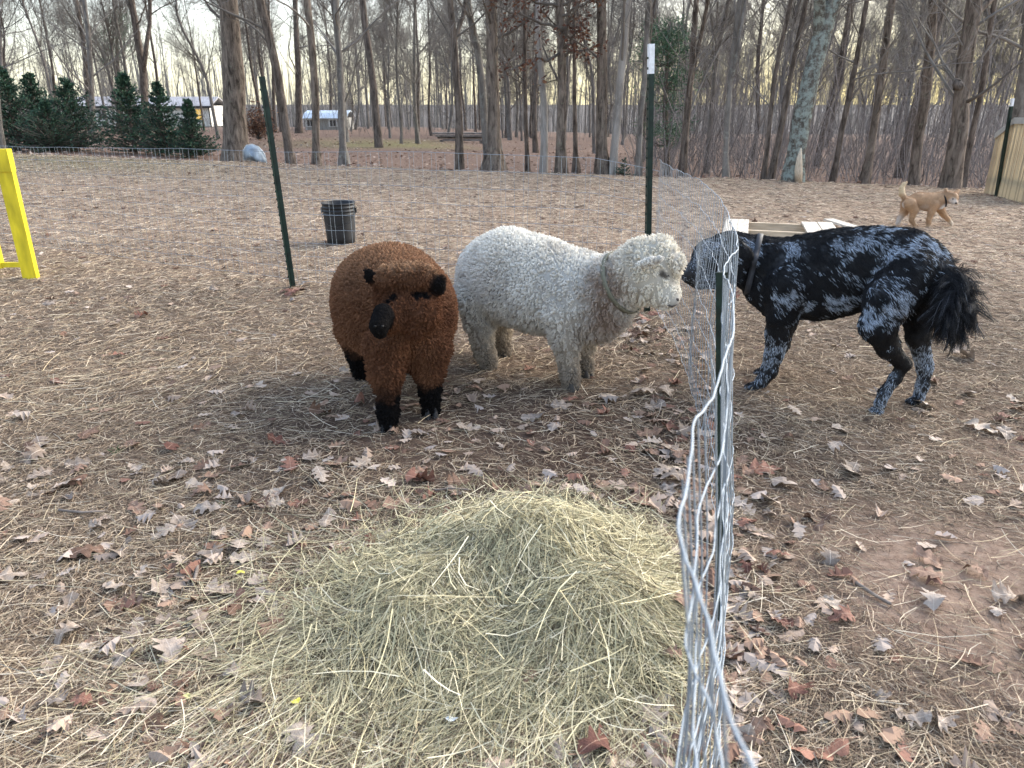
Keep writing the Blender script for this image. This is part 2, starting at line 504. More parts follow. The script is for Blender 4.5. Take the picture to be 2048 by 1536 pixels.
TREES = [
 ('oak_tree', 'thick dark-barked oak beside the sheet-metal boat bow, its foot green with moss', 17.0, [(474, 322), (470, 200), (458, 0)], 44, 34, BK_BROWN, TWIGD, dict(fl=.55, t0=.10, n=(24, 7, 6))),
 ('bare_tree', 'slim dark tree leaning left behind the top of the green post', 16.2, [(583, 336), (560, 180), (520, 0)], 16, 15, BK_DARK, TWIGD, dict(fl=.5)),
 ('bare_tree', 'straight grey-brown tree in front of the shed\'s left half', 16.0, [(634, 340), (627, 170), (617, 0)], 15, 13, BK_BROWN, TWIG, {}),
 ('bare_tree', 'pale tree with spread roots in front of the shed\'s right end', 18.5, [(688, 326), (681, 200), (674, 0)], 14, 11, BK_GREY, TWIG, dict(fl=1.0)),
 ('bare_tree', 'dark tree just behind the left end of the small shed', 50.0, [(598, 262), (596, 150), (590, 0)], 13, 9, BK_DARK, TWIG, dict(height=16, n=(34, 8, 6), L1=(2, 5))),
 ('bare_tree', 'forked dark tree rising behind the spruces in front of the white house', 38.0, [(293, 240), (284, 130), (263, 0)], 16, 12, BK_DARK, TWIGD, dict(height=15, n=(30, 8, 6), L1=(2, 5), fork=[(150, [(293, 90), (301, 40), (298, -20)], 9)])),
 ('bare_tree', 'slender grey tree between the two clumps of spruces', 36.0, [(187, 255), (182, 150), (171, 20)], 11, 8, BK_GREY, TWIG, dict(height=13, n=(34, 8, 6), L1=(1.6, 4), t0=.08)),
 ('bare_tree', 'crooked blackish tree left of the flared oak, splitting into a V', 15.6, [(918, 348), (914, 200), (912, 96), (900, 0)], 15, 11, BK_DARK, TWIGD, dict(fork=[(110, [(922, 50), (934, -10)], 8)], n=(20, 7, 6), t0=.1)),
 ('oak_tree', 'stout dark oak with wide flaring roots near the middle', 15.6, [(988, 347), (987, 200), (984, 0)], 27, 22, BK_BROWN, TWIGD, dict(fl=1.05, n=(24, 7, 6), t0=.1)),
 ('bare_tree', 'grey leaning stem close against the left side of the stout flared oak', 16.3, [(976, 340), (967, 205), (950, 80), (930, -20)], 15, 13, BK_GREY, TWIG, dict(fl=.3, n=(18, 7, 6), t0=.12)),
 ('bare_tree', 'thin dark tree between the stout oak and the pale crooked trunk', 17.5, [(1056, 338), (1052, 200), (1049, 60)], 9, 7, BK_DARK, TWIGD, dict(n=(20, 7, 5), t0=.1)),
 ('bare_tree', 'pale grey trunk with a kink, just left of the tree holding rusty leaves', 15.2, [(1087, 355), (1088, 240), (1083, 140), (1076, 60), (1078, -10)], 15, 10, BK_PALE, TWIG, dict(fl=.25)),
 ('oak_tree', 'straight oak still holding clusters of rusty brown leaves', 15.0, [(1123, 356), (1122, 180), (1121, 0)], 18, 15, BK_BROWN, TWIGD, dict(n=(24, 7, 5), t0=.10, ang=(55, 95), seed=77)),
 ('bare_tree', 'thin dark tree with a flared foot right of the rusty-leaved oak', 18.0, [(1152, 335), (1151, 180), (1150, 30)], 9, 7, BK_DARK, TWIGD, dict(fl=1.4)),
 ('oak_tree', 'brown ridged trunk standing tight beside the smooth pale leaning one', 15.3, [(1207, 355), (1206, 180), (1206, 0)], 21, 18, BK_BROWN, TWIGD, dict(fl=.8)),
 ('bare_tree', 'smooth pale trunk leaning right, left of the white-topped post', 15.2, [(1226, 356), (1238, 180), (1258, 0)], 17, 14, BK_PALE, TWIG, dict(fl=.2)),
 ('bare_tree', 'grey trunk directly behind the white-topped green post', 15.4, [(1278, 356), (1286, 180), (1296, 0)], 12, 10, BK_GREY, TWIG, dict(fl=.4)),
 ('bare_tree', 'dark tree forking low, right of the green pine', 16.5, [(1364, 352), (1374, 200), (1380, 150), (1392, 0)], 15, 9, BK_DARK, TWIG, dict(fork=[(160, [(1398, 90), (1418, -10)], 8)], t0=.1, n=(22, 7, 6))),
 ('bare_tree', 'grey-brown double stem standing alone above the fence corner', 15.6, [(1452, 361), (1462, 140), (1480, 0)], 12, 10, BK_GREY, TWIG, dict(fork=[(200, [(1472, 120), (1492, 0)], 8)])),
 ('bare_tree', 'thinner left stem of the pair left of the lichen-covered tree', 15.6, [(1526, 362), (1549, 140), (1584, 0)], 9, 7, BK_DARK, TWIG, dict(t0=.1)),
 ('bare_tree', 'darker right stem of the pair left of the lichen-covered tree', 15.5, [(1540, 363), (1587, 120), (1612, 0)], 11, 9, BK_DARK, TWIG, dict(t0=.12)),
 ('oak_tree', 'leaning trunk coated in grey-green lichen with a pale torn strip at its foot', 14.8, [(1586, 362), (1614, 172), (1640, 70), (1668, 0)], 35, 31, BK_LICH, TWIG, dict(fl=.35, n=(16, 6, 5), t0=.3, fork=[(60, [(1640, 10), (1640, -40)], 22)])),
 ('bare_tree', 'slim tree leaning right, first one right of the lichen-covered trunk', 16.0, [(1664, 365), (1706, 154), (1734, 0)], 11, 9, BK_DARK, TWIG, dict(t0=.1)),
 ('bare_tree', 'mid-brown leaning trunk in the thicket, above the black dog\'s back', 15.8, [(1728, 368), (1758, 205), (1786, 0)], 15, 13, BK_BROWN, TWIG, dict(t0=.1)),
 ('bare_tree', 'dark leaning trunk in the thicket left of the burled tree', 16.5, [(1828, 362), (1851, 170), (1866, 0)], 19, 17, BK_BROWN, TWIG, dict(t0=.15)),
 ('oak_tree', 'broad grey trunk with a burl, behind the small tan dog', 14.6, [(1902, 368), (1926, 205), (1946, 0)], 34, 27, BK_BROWN, TWIG, dict(fl=.3, t0=.12, fork=[(40, [(1975, 10), (2000, -30)], 13)])),
 ('bare_tree', 'dark trunk pressed against the right of the burled grey tree', 15.6, [(1926, 368), (1958, 200), (1985, 40)], 11, 9, BK_DARK, TWIG, dict(t0=.15)),
 ('oak_tree', 'grey trunk at the right behind the wooden picket fence', 15.5, [(2030, 300), (2052, 150), (2070, 0)], 30, 26, BK_GREY, TWIG, dict(fl=.3)),
 ('bare_tree', 'trunk cut off by the left edge beside the yellow frame', 14.0, [(4, 300), (-6, 190), (-20, 40)], 14, 12, BK_GREY, TWIG, dict(fl=.3)),
]
PT_INFO = {}
for k, (nme, lab, d, pix, w0, w1, bark, twig, kw) in enumerate(TREES):
    kw = dict(kw); kw.setdefault('seed', k)
    kw.setdefault('n', (20, 6, 5))
    PT_INFO[k] = photo_tree(nme, lab, d, pix, w0, w1, bark, twig, **kw)

# moss on the foot of the oak by the boat, torn strip on the lichen tree, burl
root, lv, tr, rad = PT_INFO[21]
q = P(1594, 330, 14.55)
mb = MB(); pts = [P(1597, 364, 14.6), P(1597, 340, 14.56), P(1599, 315, 14.54), P(1602, 296, 14.55)]
mb.tube(pts, [.07, .075, .05, .012], 8)
PALEWOOD = mat_basic('torn_wood', (.56, .47, .36), .85, bump=.4, scale=30, stretch=(3, 3, .4))
mb.build('torn_strip', PALEWOOD, root)
root = PT_INFO[25][0]
V, Fq = tubes(np.array([P(1911, 160, 14.4), P(1914, 166, 14.33), P(1917, 172, 14.31), P(1921, 180, 14.4)])[None], np.array([[.03, .09, .10, .03]]), 9)
V += (vn(V * 18)[:, None] - .5) * .05
link('burl', mesh_from('burl', V, Fq, BK_DARK), root)
bb = [P(1935, 203, 14.4), P(1960, 190, 14.1), P(2000, 160, 13.9), P(2050, 118, 13.8)]
mb = MB(); A = np.array([tuple(p) for p in bb]); A, _ = trunk_path(A, 8)
ra = np.linspace(.035, .012, 8); mb.tube(A, ra, 6)
B, RB = grow(A[None], ra[None], 9, .2, 1, (30, 70), (.3, .8), 5, .5, .2, .02, .004); mb.tubes(B, RB, 3, cap=False)
mb.build('limb', TWIGD, root)
# rusty leaves kept on the oak
root, lv, tr, rad = PT_INFO[12]
A, B, C = lv
def leaf_cloud(centres, per, spread, size, cols, r_=rng):
    n = len(centres) * per
    c = np.repeat(centres, per, axis=0) + r_.normal(0, spread, (n, 3))
    a = r_.normal(size=(n, 3)); a /= np.linalg.norm(a, axis=1, keepdims=True)
    b_ = np.cross(a, r_.normal(size=(n, 3))); b_ /= np.linalg.norm(b_, axis=1, keepdims=True) + 1e-9
    s = r_.uniform(size[0], size[1], n)[:, None]
    V = np.stack([c - a * s, c - b_ * s * .45, c + a * s, c + b_ * s * .45], 1).reshape(-1, 3)
    F = np.arange(n * 4).reshape(-1, 4)
    k = r_.integers(0, len(cols), n); cc = np.array(cols)[k] * r_.uniform(.7, 1.25, (n, 1))
    return V, F, np.repeat(cc, 4, axis=0)
LEAFM = mat_attr('dry_leaf_colours', .9, .15)
low = np.concatenate([C[:, 1:].reshape(-1, 3), B[:, 2:].reshape(-1, 3)])
low = low[(low[:, 2] < 4.2) & (low[:, 2] > 1.6)]
# boughs that reach left and right above the field with the leaves on them
bo = MB(); cen = []
for pix in ([(1121, 60), (1070, 40), (1020, 25), (985, 10)], [(1122, 108), (1080, 118), (1040, 130), (1012, 138)], [(1122, 30), (1160, 10), (1200, -5)], [(1122, 112), (1150, 100), (1190, 92)],
            [(1122, 15), (1060, 0), (1010, -15)], [(1123, 95), (1150, 75), (1160, 50)]):
    A1, _ = trunk_path([np.array(P(x, y, 15.0 - .25 * i)) for i, (x, y) in enumerate(pix)], 8)
    A1 += rng.normal(0, .03, A1.shape)
    r1 = np.linspace(.03, .008, 8); bo.tube(A1, r1, 5)
    B1, R1 = grow(A1[None], r1[None], 12, .15, 1, (25, 65), (.25, .7), 5, .5, .2, .0, .004); bo.tubes(B1, R1, 3, cap=False)
    cen.append(B1[:, 2:].reshape(-1, 3))
bo.build('limb', TWIGD, root)
cen = np.concatenate(cen)
V, Fq, cc = leaf_cloud(cen, 3, .07, (.03, .06), [(.13, .06, .04), (.16, .085, .055), (.09, .045, .033)])
lf = tag(link('leaves', mesh_from('leaves', V, [Fq], LEAFM, False, cc), root), kind='stuff')

# the woods behind: a dozen grown forms, copied
VAR = []
for k in range(8):
    r_ = np.random.default_rng(500 + k)
    h = r_.uniform(11, 16)
    z = np.linspace(-.3, h, 18)
    lean = r_.normal(0, .05, 2)
    tr = np.stack([z * lean[0] + (vn(np.stack([z * .35, z * 0, z * 0 + k], 1), k) - .5) * .8, z * lean[1] + (vn(np.stack([z * .35, z * 0 + 9, z * 0 + k], 1), k) - .5) * .8, z], 1)
    tr[:, :2] -= tr[0, :2]
    r0 = r_.uniform(.055, .125)
    rad = r0 * np.clip(1 - (np.clip(z, 0, None) / h) ** 1.1 * .9, .08, 1)
    V, Fq = tubes(tr[None], rad[None], 9)
    V = flare(np.array([0, 0.]), V, 0, .5, r0, 5, k)
    tm = mesh_from('trunk', V, Fq, (BK_WOOD, BK_GREY, BK_DARK)[k % 3])
    mb, _ = crown(tr, rad, (44, 38, 52, 34)[k % 4], 10, 8, (.12, .25, .3, .18)[k % 4], (1.4, 4.2), (.7, 2.0), (.4, 1.0), ((18, 45), (30, 70), (25, 55))[k % 3], .07, r_=r_, rmin=.0045)
    cm = mb.build('crown', TWIG if k % 3 else TWIGD, None); me_ = cm.data; bpy.data.objects.remove(cm)
    VAR.append((tm, me_))
def free(x, y):
    """keep the house, the shed and the sight of them clear"""
    if y > 20 and abs(x + .255 * y) < .03 * y + .3 and y < 70: return r_.random() < .2     # shed
    if 84 < y < 106 and -62 < x < -33: return False
    if y < 90 and -.445 < x / y < -.37: return r_.random() < .15                        # the house's near end
    return True
def wood_label(x, y, bark):
    p = 1024 + F_PX * x / (y * CP + .8)
    spots = [(120, 'above the left clump of spruces'), (330, 'behind the long house roof'), (450, 'left of the thick oak'), (580, 'between the thick oak and the shed'), (720, 'behind the small shed'),
             (860, 'right of the shed, behind the leafy slope'), (960, 'behind the timber stack'), (1060, 'behind the stout flared oak'), (1180, 'behind the rusty-leaved oak'), (1290, 'behind the pale leaning trunk'),
             (1400, 'behind the green pine'), (1540, 'above the wire fence corner'), (1640, 'behind the lichen-covered trunk'), (1800, 'in the thicket above the black dog'), (1960, 'in the thicket behind the tan dog'), (9999, 'behind the picket fence')]
    w = next(s for e, s in spots if p < e)
    far = 'nearer' if y < 34 else ('farther' if y < 62 else ('distant' if y < 96 else 'faint far-off'))
    return f'{far} bare tree with {("brownish", "pale grey", "dark")[bark]} bark {w}'
cnt = 0
r_ = np.random.default_rng(9)
while cnt < 262:
    y = 20 + 85 * r_.random() ** 1.15 if cnt < 215 else r_.uniform(98, 150)
    x = r_.uniform(-.82, .82) * (y + 2)
    if not free(x, y): continue
    u = x / y
    if u < .12 and y < 30 and r_.random() < .85: continue
    if u > .14 and y < 50 and r_.random() < .5: continue
    if u < -.2 and y < 44 and r_.random() < .6: continue
    tm, cm = VAR[int(r_.integers(0, 8))]
    right = u > .16
    root = empty('bare_tree', (x, y, T1(x, y)), wood_label(x, y, VAR.index((tm, cm)) % 3), 'tree', 'bare trees of the woods behind the field', r_.uniform(0, 6.28))
    s = r_.uniform(.75, 1.2) * (.9 if right else 1.0)
    root.scale = (s, s, s * r_.uniform(.9, 1.15))
    link('trunk', tm, root, world=False); link('crown', cm, root, world=False)
    cnt += 1

# far-off wood seen as one grey mass
mb = MB()
r_ = np.random.default_rng(12)
n = 1900
y = 112 + 170 * r_.random(n); x = r_.uniform(-.85, .85, n) * y
z0 = T(x, y); h = r_.uniform(13, 21, n)
st = np.zeros((n, 4, 3))
for k in range(4):
    st[:, k] = np.stack([x, y, z0 + h * k / 3 - .3], 1) + r_.normal(0, .25 * k, (n, 3)) * np.array([1, 1, 0])
sr = r_.uniform(.07, .16, n)[:, None] * np.linspace(1, .2, 4)
mb.tubes(st, sr, 3, cap=False)
A, RA = grow(st, sr, 9, .12, 1, (20, 60), (1.5, 4), 3, .5, .2, .08, .015, r_); mb.tubes(A, RA, 3, cap=False)
tag(mb.build('far_woods', TWIG, None), 'grey mass of bare far-off woods along the horizon', 'woods', kind='stuff')
# thicket of saplings and brush on the right and thinner brush across the back
def brush(n, xr_, yr_, hr, r0, dens=None, seed=0):
    r_ = np.random.default_rng(seed)
    y = r_.uniform(*yr_, n); x = r_.uniform(*xr_, n) * y
    h = hr[0] + (hr[1] - hr[0]) * r_.random(n) ** 2
    z = T(x, y)
    p = np.zeros((n, 5, 3)); p[:, 0] = np.stack([x, y, z - .05], 1)
    d = np.array([0, 0, 1.]) + r_.normal(0, .22, (n, 3))
    for k in range(1, 5):
        d = d + r_.normal(0, .13, (n, 3)); d /= np.linalg.norm(d, axis=1, keepdims=True)
        p[:, k] = p[:, k - 1] + d * (h / 4)[:, None]
    ra = (r0 * (.4 + h / hr[1]))[:, None] * np.linspace(1, .3, 5)
    m = MB(); m.tubes(p, ra, 3, cap=False)
    A, RA = grow(p, ra, 5, .2, 1, (20, 65), (.3, 1.1), 3, .6, .2, .04, .003, r_); m.tubes(A, RA, 3, cap=False)
    return m
tag(brush(2000, (.16, .95), (17.0, 34), (.6, 6.0), .011, seed=4).build('undergrowth', TWIGR), 'dense grey-purple thicket of saplings at the wood\'s edge on the right', 'undergrowth', kind='stuff')
tag(brush(1100, (-.8, .3), (48, 85), (.6, 5.0), .013, seed=5).build('undergrowth', TWIG), 'thin grey brush at the foot of the woods behind the leafy slope', 'undergrowth', kind='stuff')

# ------------------------------------------------------------------ evergreens
NEEDLE = mat_attr('needles', .85, .15)
def conifer(name, label, px, py_top, py_base, d, half_px, seed, group=None, cols=((.045, .09, .06), (.065, .12, .075), (.03, .062, .045)), up=.25, ntier=85, cat='tree'):
    r_ = np.random.default_rng(seed)
    top = P(px, py_top, d); dep = d * CP + .6 * SP
    x = top.x; bz = T1(x, d); H = max(.35, top.z - bz); W_ = half_px * dep / F_PX
    root = empty(name, (x, d, bz), label, cat, group)
    tr = np.stack([np.full(8, x), np.full(8, d), np.linspace(bz - .1, bz + H * .97, 8)], 1)
    link('trunk', mesh_from('trunk', *tubes(tr[None], (np.linspace(.09, .01, 8) * H / 3)[None], 7), BK_DARK), root)
    nb = ntier * 4
    t = np.sort(r_.random(nb) ** 1.35) * .97
    az = r_.uniform(0, 6.283, nb)
    Lb = W_ * 1.5 * (1 - t) ** 1.25 * r_.uniform(.35, 1.12, nb) * (1 + .25 * (vn(np.stack([az * .8, t * 5, t * 0], 1), seed) - .5)) + .03 * H
    p0 = np.stack([np.full(nb, x), np.full(nb, d), bz + H * (.03 + t * .95)], 1)
    dr = np.stack([np.cos(az), np.sin(az), r_.normal(up, .18, nb) - .2 * (1 - t)], 1)
    dr /= np.linalg.norm(dr, axis=1, keepdims=True)
    m = 5; B = np.zeros((nb, m, 3)); B[:, 0] = p0
    for k in range(1, m):
        dr = dr + np.array([0, 0, .09]) + r_.normal(0, .06, (nb, 3)); dr /= np.linalg.norm(dr, axis=1, keepdims=True)
        B[:, k] = B[:, k - 1] + dr * (Lb / (m - 1))[:, None]
    mb = MB(); mb.tubes(B, np.broadcast_to(np.linspace(.012, .004, m), (nb, m)), 3, cap=False)
    tag(mb.build('limbs', TWIGD, root), kind='stuff')
    ns = 26
    tt = r_.uniform(.12, 1.05, (nb, ns)) * (m - 1); i = np.minimum(tt.astype(int), m - 2); f = (tt - i)[..., None]
    idx = np.arange(nb)[:, None]
    c = B[idx, i] * (1 - f) + B[idx, i + 1] * f
    a = B[idx, i + 1] - B[idx, i]; a /= np.linalg.norm(a, axis=2, keepdims=True) + 1e-9
    a = a + r_.normal(0, .5, a.shape); a /= np.linalg.norm(a, axis=2, keepdims=True)
    s = np.cross(a, r_.normal(size=a.shape)); s /= np.linalg.norm(s, axis=2, keepdims=True) + 1e-9
    ln = (r_.uniform(.05, .12, (nb, ns)) * (H / 3) ** .5)[..., None]; wd = ln * .2
    V = np.stack([c - s * wd * .4, c + a * ln * .5 - s * wd, c + a * ln, c + a * ln * .5 + s * wd], 2).reshape(-1, 3)
    col = np.array(cols)[r_.integers(0, len(cols), nb)][:, None, :] * r_.uniform(.75, 1.3, (nb, ns, 1))
    n = nb * ns
    o = link('crown', mesh_from('crown', V, [np.arange(n * 4).reshape(-1, 4)], NEEDLE, False, np.repeat(col.reshape(-1, 3), 4, axis=0)), root)
    return root
ev = 'young spruces in front of the white house'
conifer('spruce_tree', 'dark spruce cut by the left edge, behind the yellow frame', 0, 130, 300, 21, 75, 1, ev)
conifer('spruce_tree', 'spruce with a thin spire, second from the left edge', 55, 140, 300, 22, 70, 2, ev)
conifer('spruce_tree', 'spruce in the middle of the left clump, its spire short', 126, 150, 302, 21.5, 75, 3, ev)
conifer('spruce_tree', 'tall spruce in the right clump, in front of the long roof', 243, 140, 305, 21, 62, 4, ev)
conifer('spruce_tree', 'spruce overlapping the cream gable wall on its left', 312, 160, 308, 20.5, 52, 5, ev)
conifer('spruce_tree', 'small spruce in front of the house\'s lit window', 373, 195, 312, 20, 40, 6, ev)
conifer('spruce_tree', 'low broad spruce between the first two spires', 88, 200, 300, 20.5, 68, 16, ev)
conifer('pine_seedling', 'tiny evergreen seedling at the lawn edge between pale trunk and post', 1248, 338, 358, 15.0, 16, 8, None, ntier=10, cat='seedling')

def pine(name, label, px, d, pyb, blobs, seed, w):
    """loose pine: bare stem and airy clumps of needles"""
    r_ = np.random.default_rng(seed)
    b0 = P(px[0], pyb, d); bz = T1(b0.x, d)
    root = empty(name, (b0.x, d, bz), label, 'tree')
    path = [np.array((b0.x, d, bz - .1))] + [np.array(P(x, y, d)) for x, y in px[1:]] if isinstance(px[1], tuple) else None
    tr, u = trunk_path(path, 14); rad = np.linspace(w, w * .3, 14)
    link('trunk', mesh_from('trunk', *tubes(tr[None], rad[None], 7), BK_DARK), root)
    cs = []; mb = MB()
    for (bx, by, rx, ry, nn) in blobs:
        c = np.array(P(bx, by, d)); k = d / F_PX
        q = c + r_.normal(0, 1, (nn, 3)) * np.array([rx * k, rx * k, ry * k]) * .55
        cs.append(q)
        s = tr[np.argmin(np.linalg.norm(tr - c + np.array([0, 0, .3]), axis=1))]
        for e in q[::6]:
            g = np.linspace(0, 1, 5)[:, None]; pts = s * (1 - g) + e * g + np.array([0, 0, -.15]) * (g * (1 - g) * 4)
            mb.tube(pts, np.linspace(.022, .006, 5), 3, cap=False)
    tag(mb.build('limbs', TWIGD, root), kind='stuff')
    cs = np.concatenate(cs)
    per = 15; n = len(cs) * per
    c = np.repeat(cs, per, axis=0) + r_.normal(0, .10, (n, 3))
    a = r_.normal(0, 1, (n, 3)) + np.array([0, 0, .5]); a /= np.linalg.norm(a, axis=1, keepdims=True)
    s = np.cross(a, r_.normal(size=(n, 3))); s /= np.linalg.norm(s, axis=1, keepdims=True)
    ln = r_.uniform(.10, .22, (n, 1)); wd = .012
    V = np.stack([c - s * wd, c + s * wd, c + a * ln], 1).reshape(-1, 3)
    col = np.array([(.085, .15, .095), (.12, .19, .11), (.06, .115, .075)])[r_.integers(0, 3, len(cs))]
    col = np.repeat(col, per, axis=0) * r_.uniform(.75, 1.3, (n, 1))
    link('crown', mesh_from('crown', V, [np.arange(n * 3).reshape(-1, 3)], NEEDLE, False, np.repeat(col, 3, axis=0)), root)
pine('pine_tree', 'loose green pine right of the white-topped post', [1334, (1334, 340), (1330, 200), (1338, 50)], 19.5, 345,
     [(1338, 70, 38, 26, 60), (1325, 110, 45, 25, 46), (1350, 150, 36, 30, 34), (1322, 175, 30, 22, 22), (1332, 262, 36, 14, 34), (1345, 215, 26, 18, 14)], 31, .09)
pine('pine_tree', 'hazy green pine rising behind the spruces on the left', [236, (238, 240), (236, 150), (232, 50)], 45, 255,
     [(232, 85, 34, 22, 60), (240, 60, 24, 20, 40), (226, 112, 26, 14, 26), (250, 40, 20, 14, 18)], 32, .16)

# ================================================================== house, shed and other buildings
SIDING = mat_basic('cream_siding', (.78, .77, .71), .8, var=.06, scale=3)
ROOFM = mat_basic('roof_sheet', (.36, .35, .36), .6, var=.15, scale=1.5)
DARKM = mat_basic('dark_trim', (.04, .036, .034), .8, var=.3)
GLASS = mat_basic('window_glass', (.03, .035, .04), .12, var=.2, spec=.5)
LIT = bpy.data.materials.new('lit_window'); LIT.use_nodes = True
LIT.node_tree.nodes['Principled BSDF'].inputs['Base Color'].default_value = (.6, .42, .12, 1)
LIT.node_tree.nodes['Principled BSDF'].inputs['Emission Color'].default_value = (1, .62, .12, 1)
LIT.node_tree.nodes['Principled BSDF'].inputs['Emission Strength'].default_value = .09
WHITEP = mat_basic('white_paint', (.78, .78, .76), .6, var=.08, scale=8)

def house():
    y = 95.0
    a = P(150, 253, y); b_ = P(424, 253, y); z0 = b_.z
    w = b_.x - a.x; h = 2.35; dp = 5.0
    bz = T1(b_.x, y)
    root = empty('house', (a.x, y, min(z0, bz)), 'long low cream house with grey roof and a lit window behind the spruces', 'house')
    mb = MB(); mb.box((a.x + w / 2, y + dp / 2, z0 + h / 2), (w, dp, h)); wl = mb.build('wall', SIDING, root, smooth=False)
    for k in range(15):
        m = MB(); m.box((a.x + w / 2, y - .012, z0 + .1 + k * h / 15), (w + .02, .03, .12)); m.build('siding_board', SIDING, wl, smooth=False)
    m = MB(); m.box((a.x + w / 2, y + dp / 2, z0 - .35), (w - .1, dp - .1, .72)); m.build('skirting', DARKM, root, smooth=False)
    m = MB(); x0, x1 = a.x - .4, b_.x + .35; e = z0 + h; r = e + 1.05
    for s, yy in ((1, y - .45), (-1, y + dp + .45)):
        V = [[x0, yy, e], [x1, yy, e], [x1, y + dp / 2, r], [x0, y + dp / 2, r], [x0, yy, e - .12], [x1, yy, e - .12], [x1, y + dp / 2, r - .12], [x0, y + dp / 2, r - .12]]
        m.add(V, [[[0, 1, 2, 3], [7, 6, 5, 4], [0, 4, 5, 1], [1, 5, 6, 2], [3, 7, 4, 0]]])
    rf = m.build('roof', ROOFM, root, smooth=False)
    m = MB(); m.box((a.x + w / 2, y - .47, e - .14), (w + .75, .05, .22)); m.build('fascia', DARKM, root, smooth=False)
    for (px, lit) in ((400, True), (300, False), (205, False)):
        c = P(px, 232, y)
        m = MB(); m.box((c.x, y - .05, z0 + 1.35), (1.0, .08, 1.4)); wn = m.build('window', WHITEP, root, smooth=False)
        m = MB(); m.box((c.x, y - .1, z0 + 1.35), (.78, .03, 1.18)); m.build('pane', LIT if lit else GLASS, wn, smooth=False)
        m = MB(); m.box((c.x, y - .12, z0 + 1.35), (.05, .03, 1.18)); m.box((c.x, y - .122, z0 + 1.35), (.78, .03, .05)); m.build('muntin', WHITEP, wn, smooth=False)
    m = MB(); m.box((b_.x - .06, y - .06, z0 + h / 2 - .2), (.12, .1, h)); m.build('corner_board', DARKM, root, smooth=False)
house()

def shed():
    y = 66.0
    a = P(613, 268, y); b_ = P(694, 268, y); w = b_.x - a.x
    z0 = T1((a.x + b_.x) / 2, y) - .02; top = P(650, 221, y).z; h = (top - z0) * .62; dp = 3.0
    GREY = mat_basic('shed_board', (.38, .375, .35), .85, var=.12, scale=2, stretch=(6, 6, .5))
    TIN = mat_basic('tin_roof', (.62, .70, .78), .4, metal=.35, var=.15, scale=3)
    root = empty('shed', (a.x, y, z0), 'small grey shed with a bluish metal roof and white trim in the woods', 'shed')
    m = MB(); m.box((a.x + w / 2, y + dp / 2, z0 + h / 2), (w, dp, h)); m.build('wall', GREY, root, smooth=False)
    e = z0 + h; r = top; m = MB()
    prof = [(y - .25, e), (y + .35, e + (r - e) * .62), (y + dp / 2, r), (y + dp - .35, e + (r - e) * .62), (y + dp + .25, e)]
    for (ya, za), (yb, zb) in zip(prof, prof[1:]):
        x0, x1 = a.x - .15, b_.x + .15
        m.add([[x0, ya, za], [x1, ya, za], [x1, yb, zb], [x0, yb, zb], [x0, ya, za - .06], [x1, ya, za - .06], [x1, yb, zb - .06], [x0, yb, zb - .06]],
              [[[0, 1, 2, 3], [7, 6, 5, 4], [0, 4, 5, 1], [1, 5, 6, 2], [3, 7, 4, 0]]])
    rf = m.build('roof', TIN, root, smooth=False)
    m = MB()
    for k in range(9): m.box((a.x + w * (k + .5) / 9, y + .05, e + (r - e) * .34), (.04, .72, .03), Matrix.Rotation(math.atan2((r - e) * .62, .6), 3, 'X'))
    m.build('seam', TIN, rf, smooth=False)
    for fx in (.12, .68):
        m = MB(); m.box((a.x + w * fx, y - .04, z0 + h * .58), (.72, .06, h * .62)); wn = m.build('window', WHITEP, root, smooth=False)
        m = MB(); m.box((a.x + w * fx, y - .08, z0 + h * .58), (.5, .03, h * .5)); m.build('pane', GLASS, wn, smooth=False)
        m = MB(); m.box((a.x + w * fx, y - .1, z0 + h * .58), (.04, .03, h * .5)); m.build('muntin', WHITEP, wn, smooth=False)
    for fx in (.01, .99):
        m = MB(); m.box((a.x + w * fx, y - .03, z0 + h / 2), (.14, .06, h)); m.build('corner_board', WHITEP, root, smooth=False)
shed()

def platform():
    y = 40.0
    a = P(872, 262, y); b_ = P(972, 262, y); w = b_.x - a.x
    z0 = T1((a.x + b_.x) / 2, y)
    PM = mat_basic('old_timber', (.21, .185, .17), .9, var=.4, scale=6)
    root = empty('timber_stack', (a.x, y, z0), 'low dark stack of old timber among the trees left of the stout oak', 'timber stack')
    for k in range(4):
        m = MB(); m.box((a.x + w / 2 + rng.normal(0, .12), y + (k % 2) * .3, z0 + .12 + k * .105), (w * rng.uniform(.85, 1.1), .4, .085), Matrix.Rotation(rng.normal(0, .03), 3, 'Z'))
        m.build('timber', PM, root, smooth=False)
    for f in (.1, .9):
        m = MB(); m.box((a.x + w * f, y + .15, z0 + .03), (.15, .6, .16)); m.build('skid', PM, root, smooth=False)
platform()

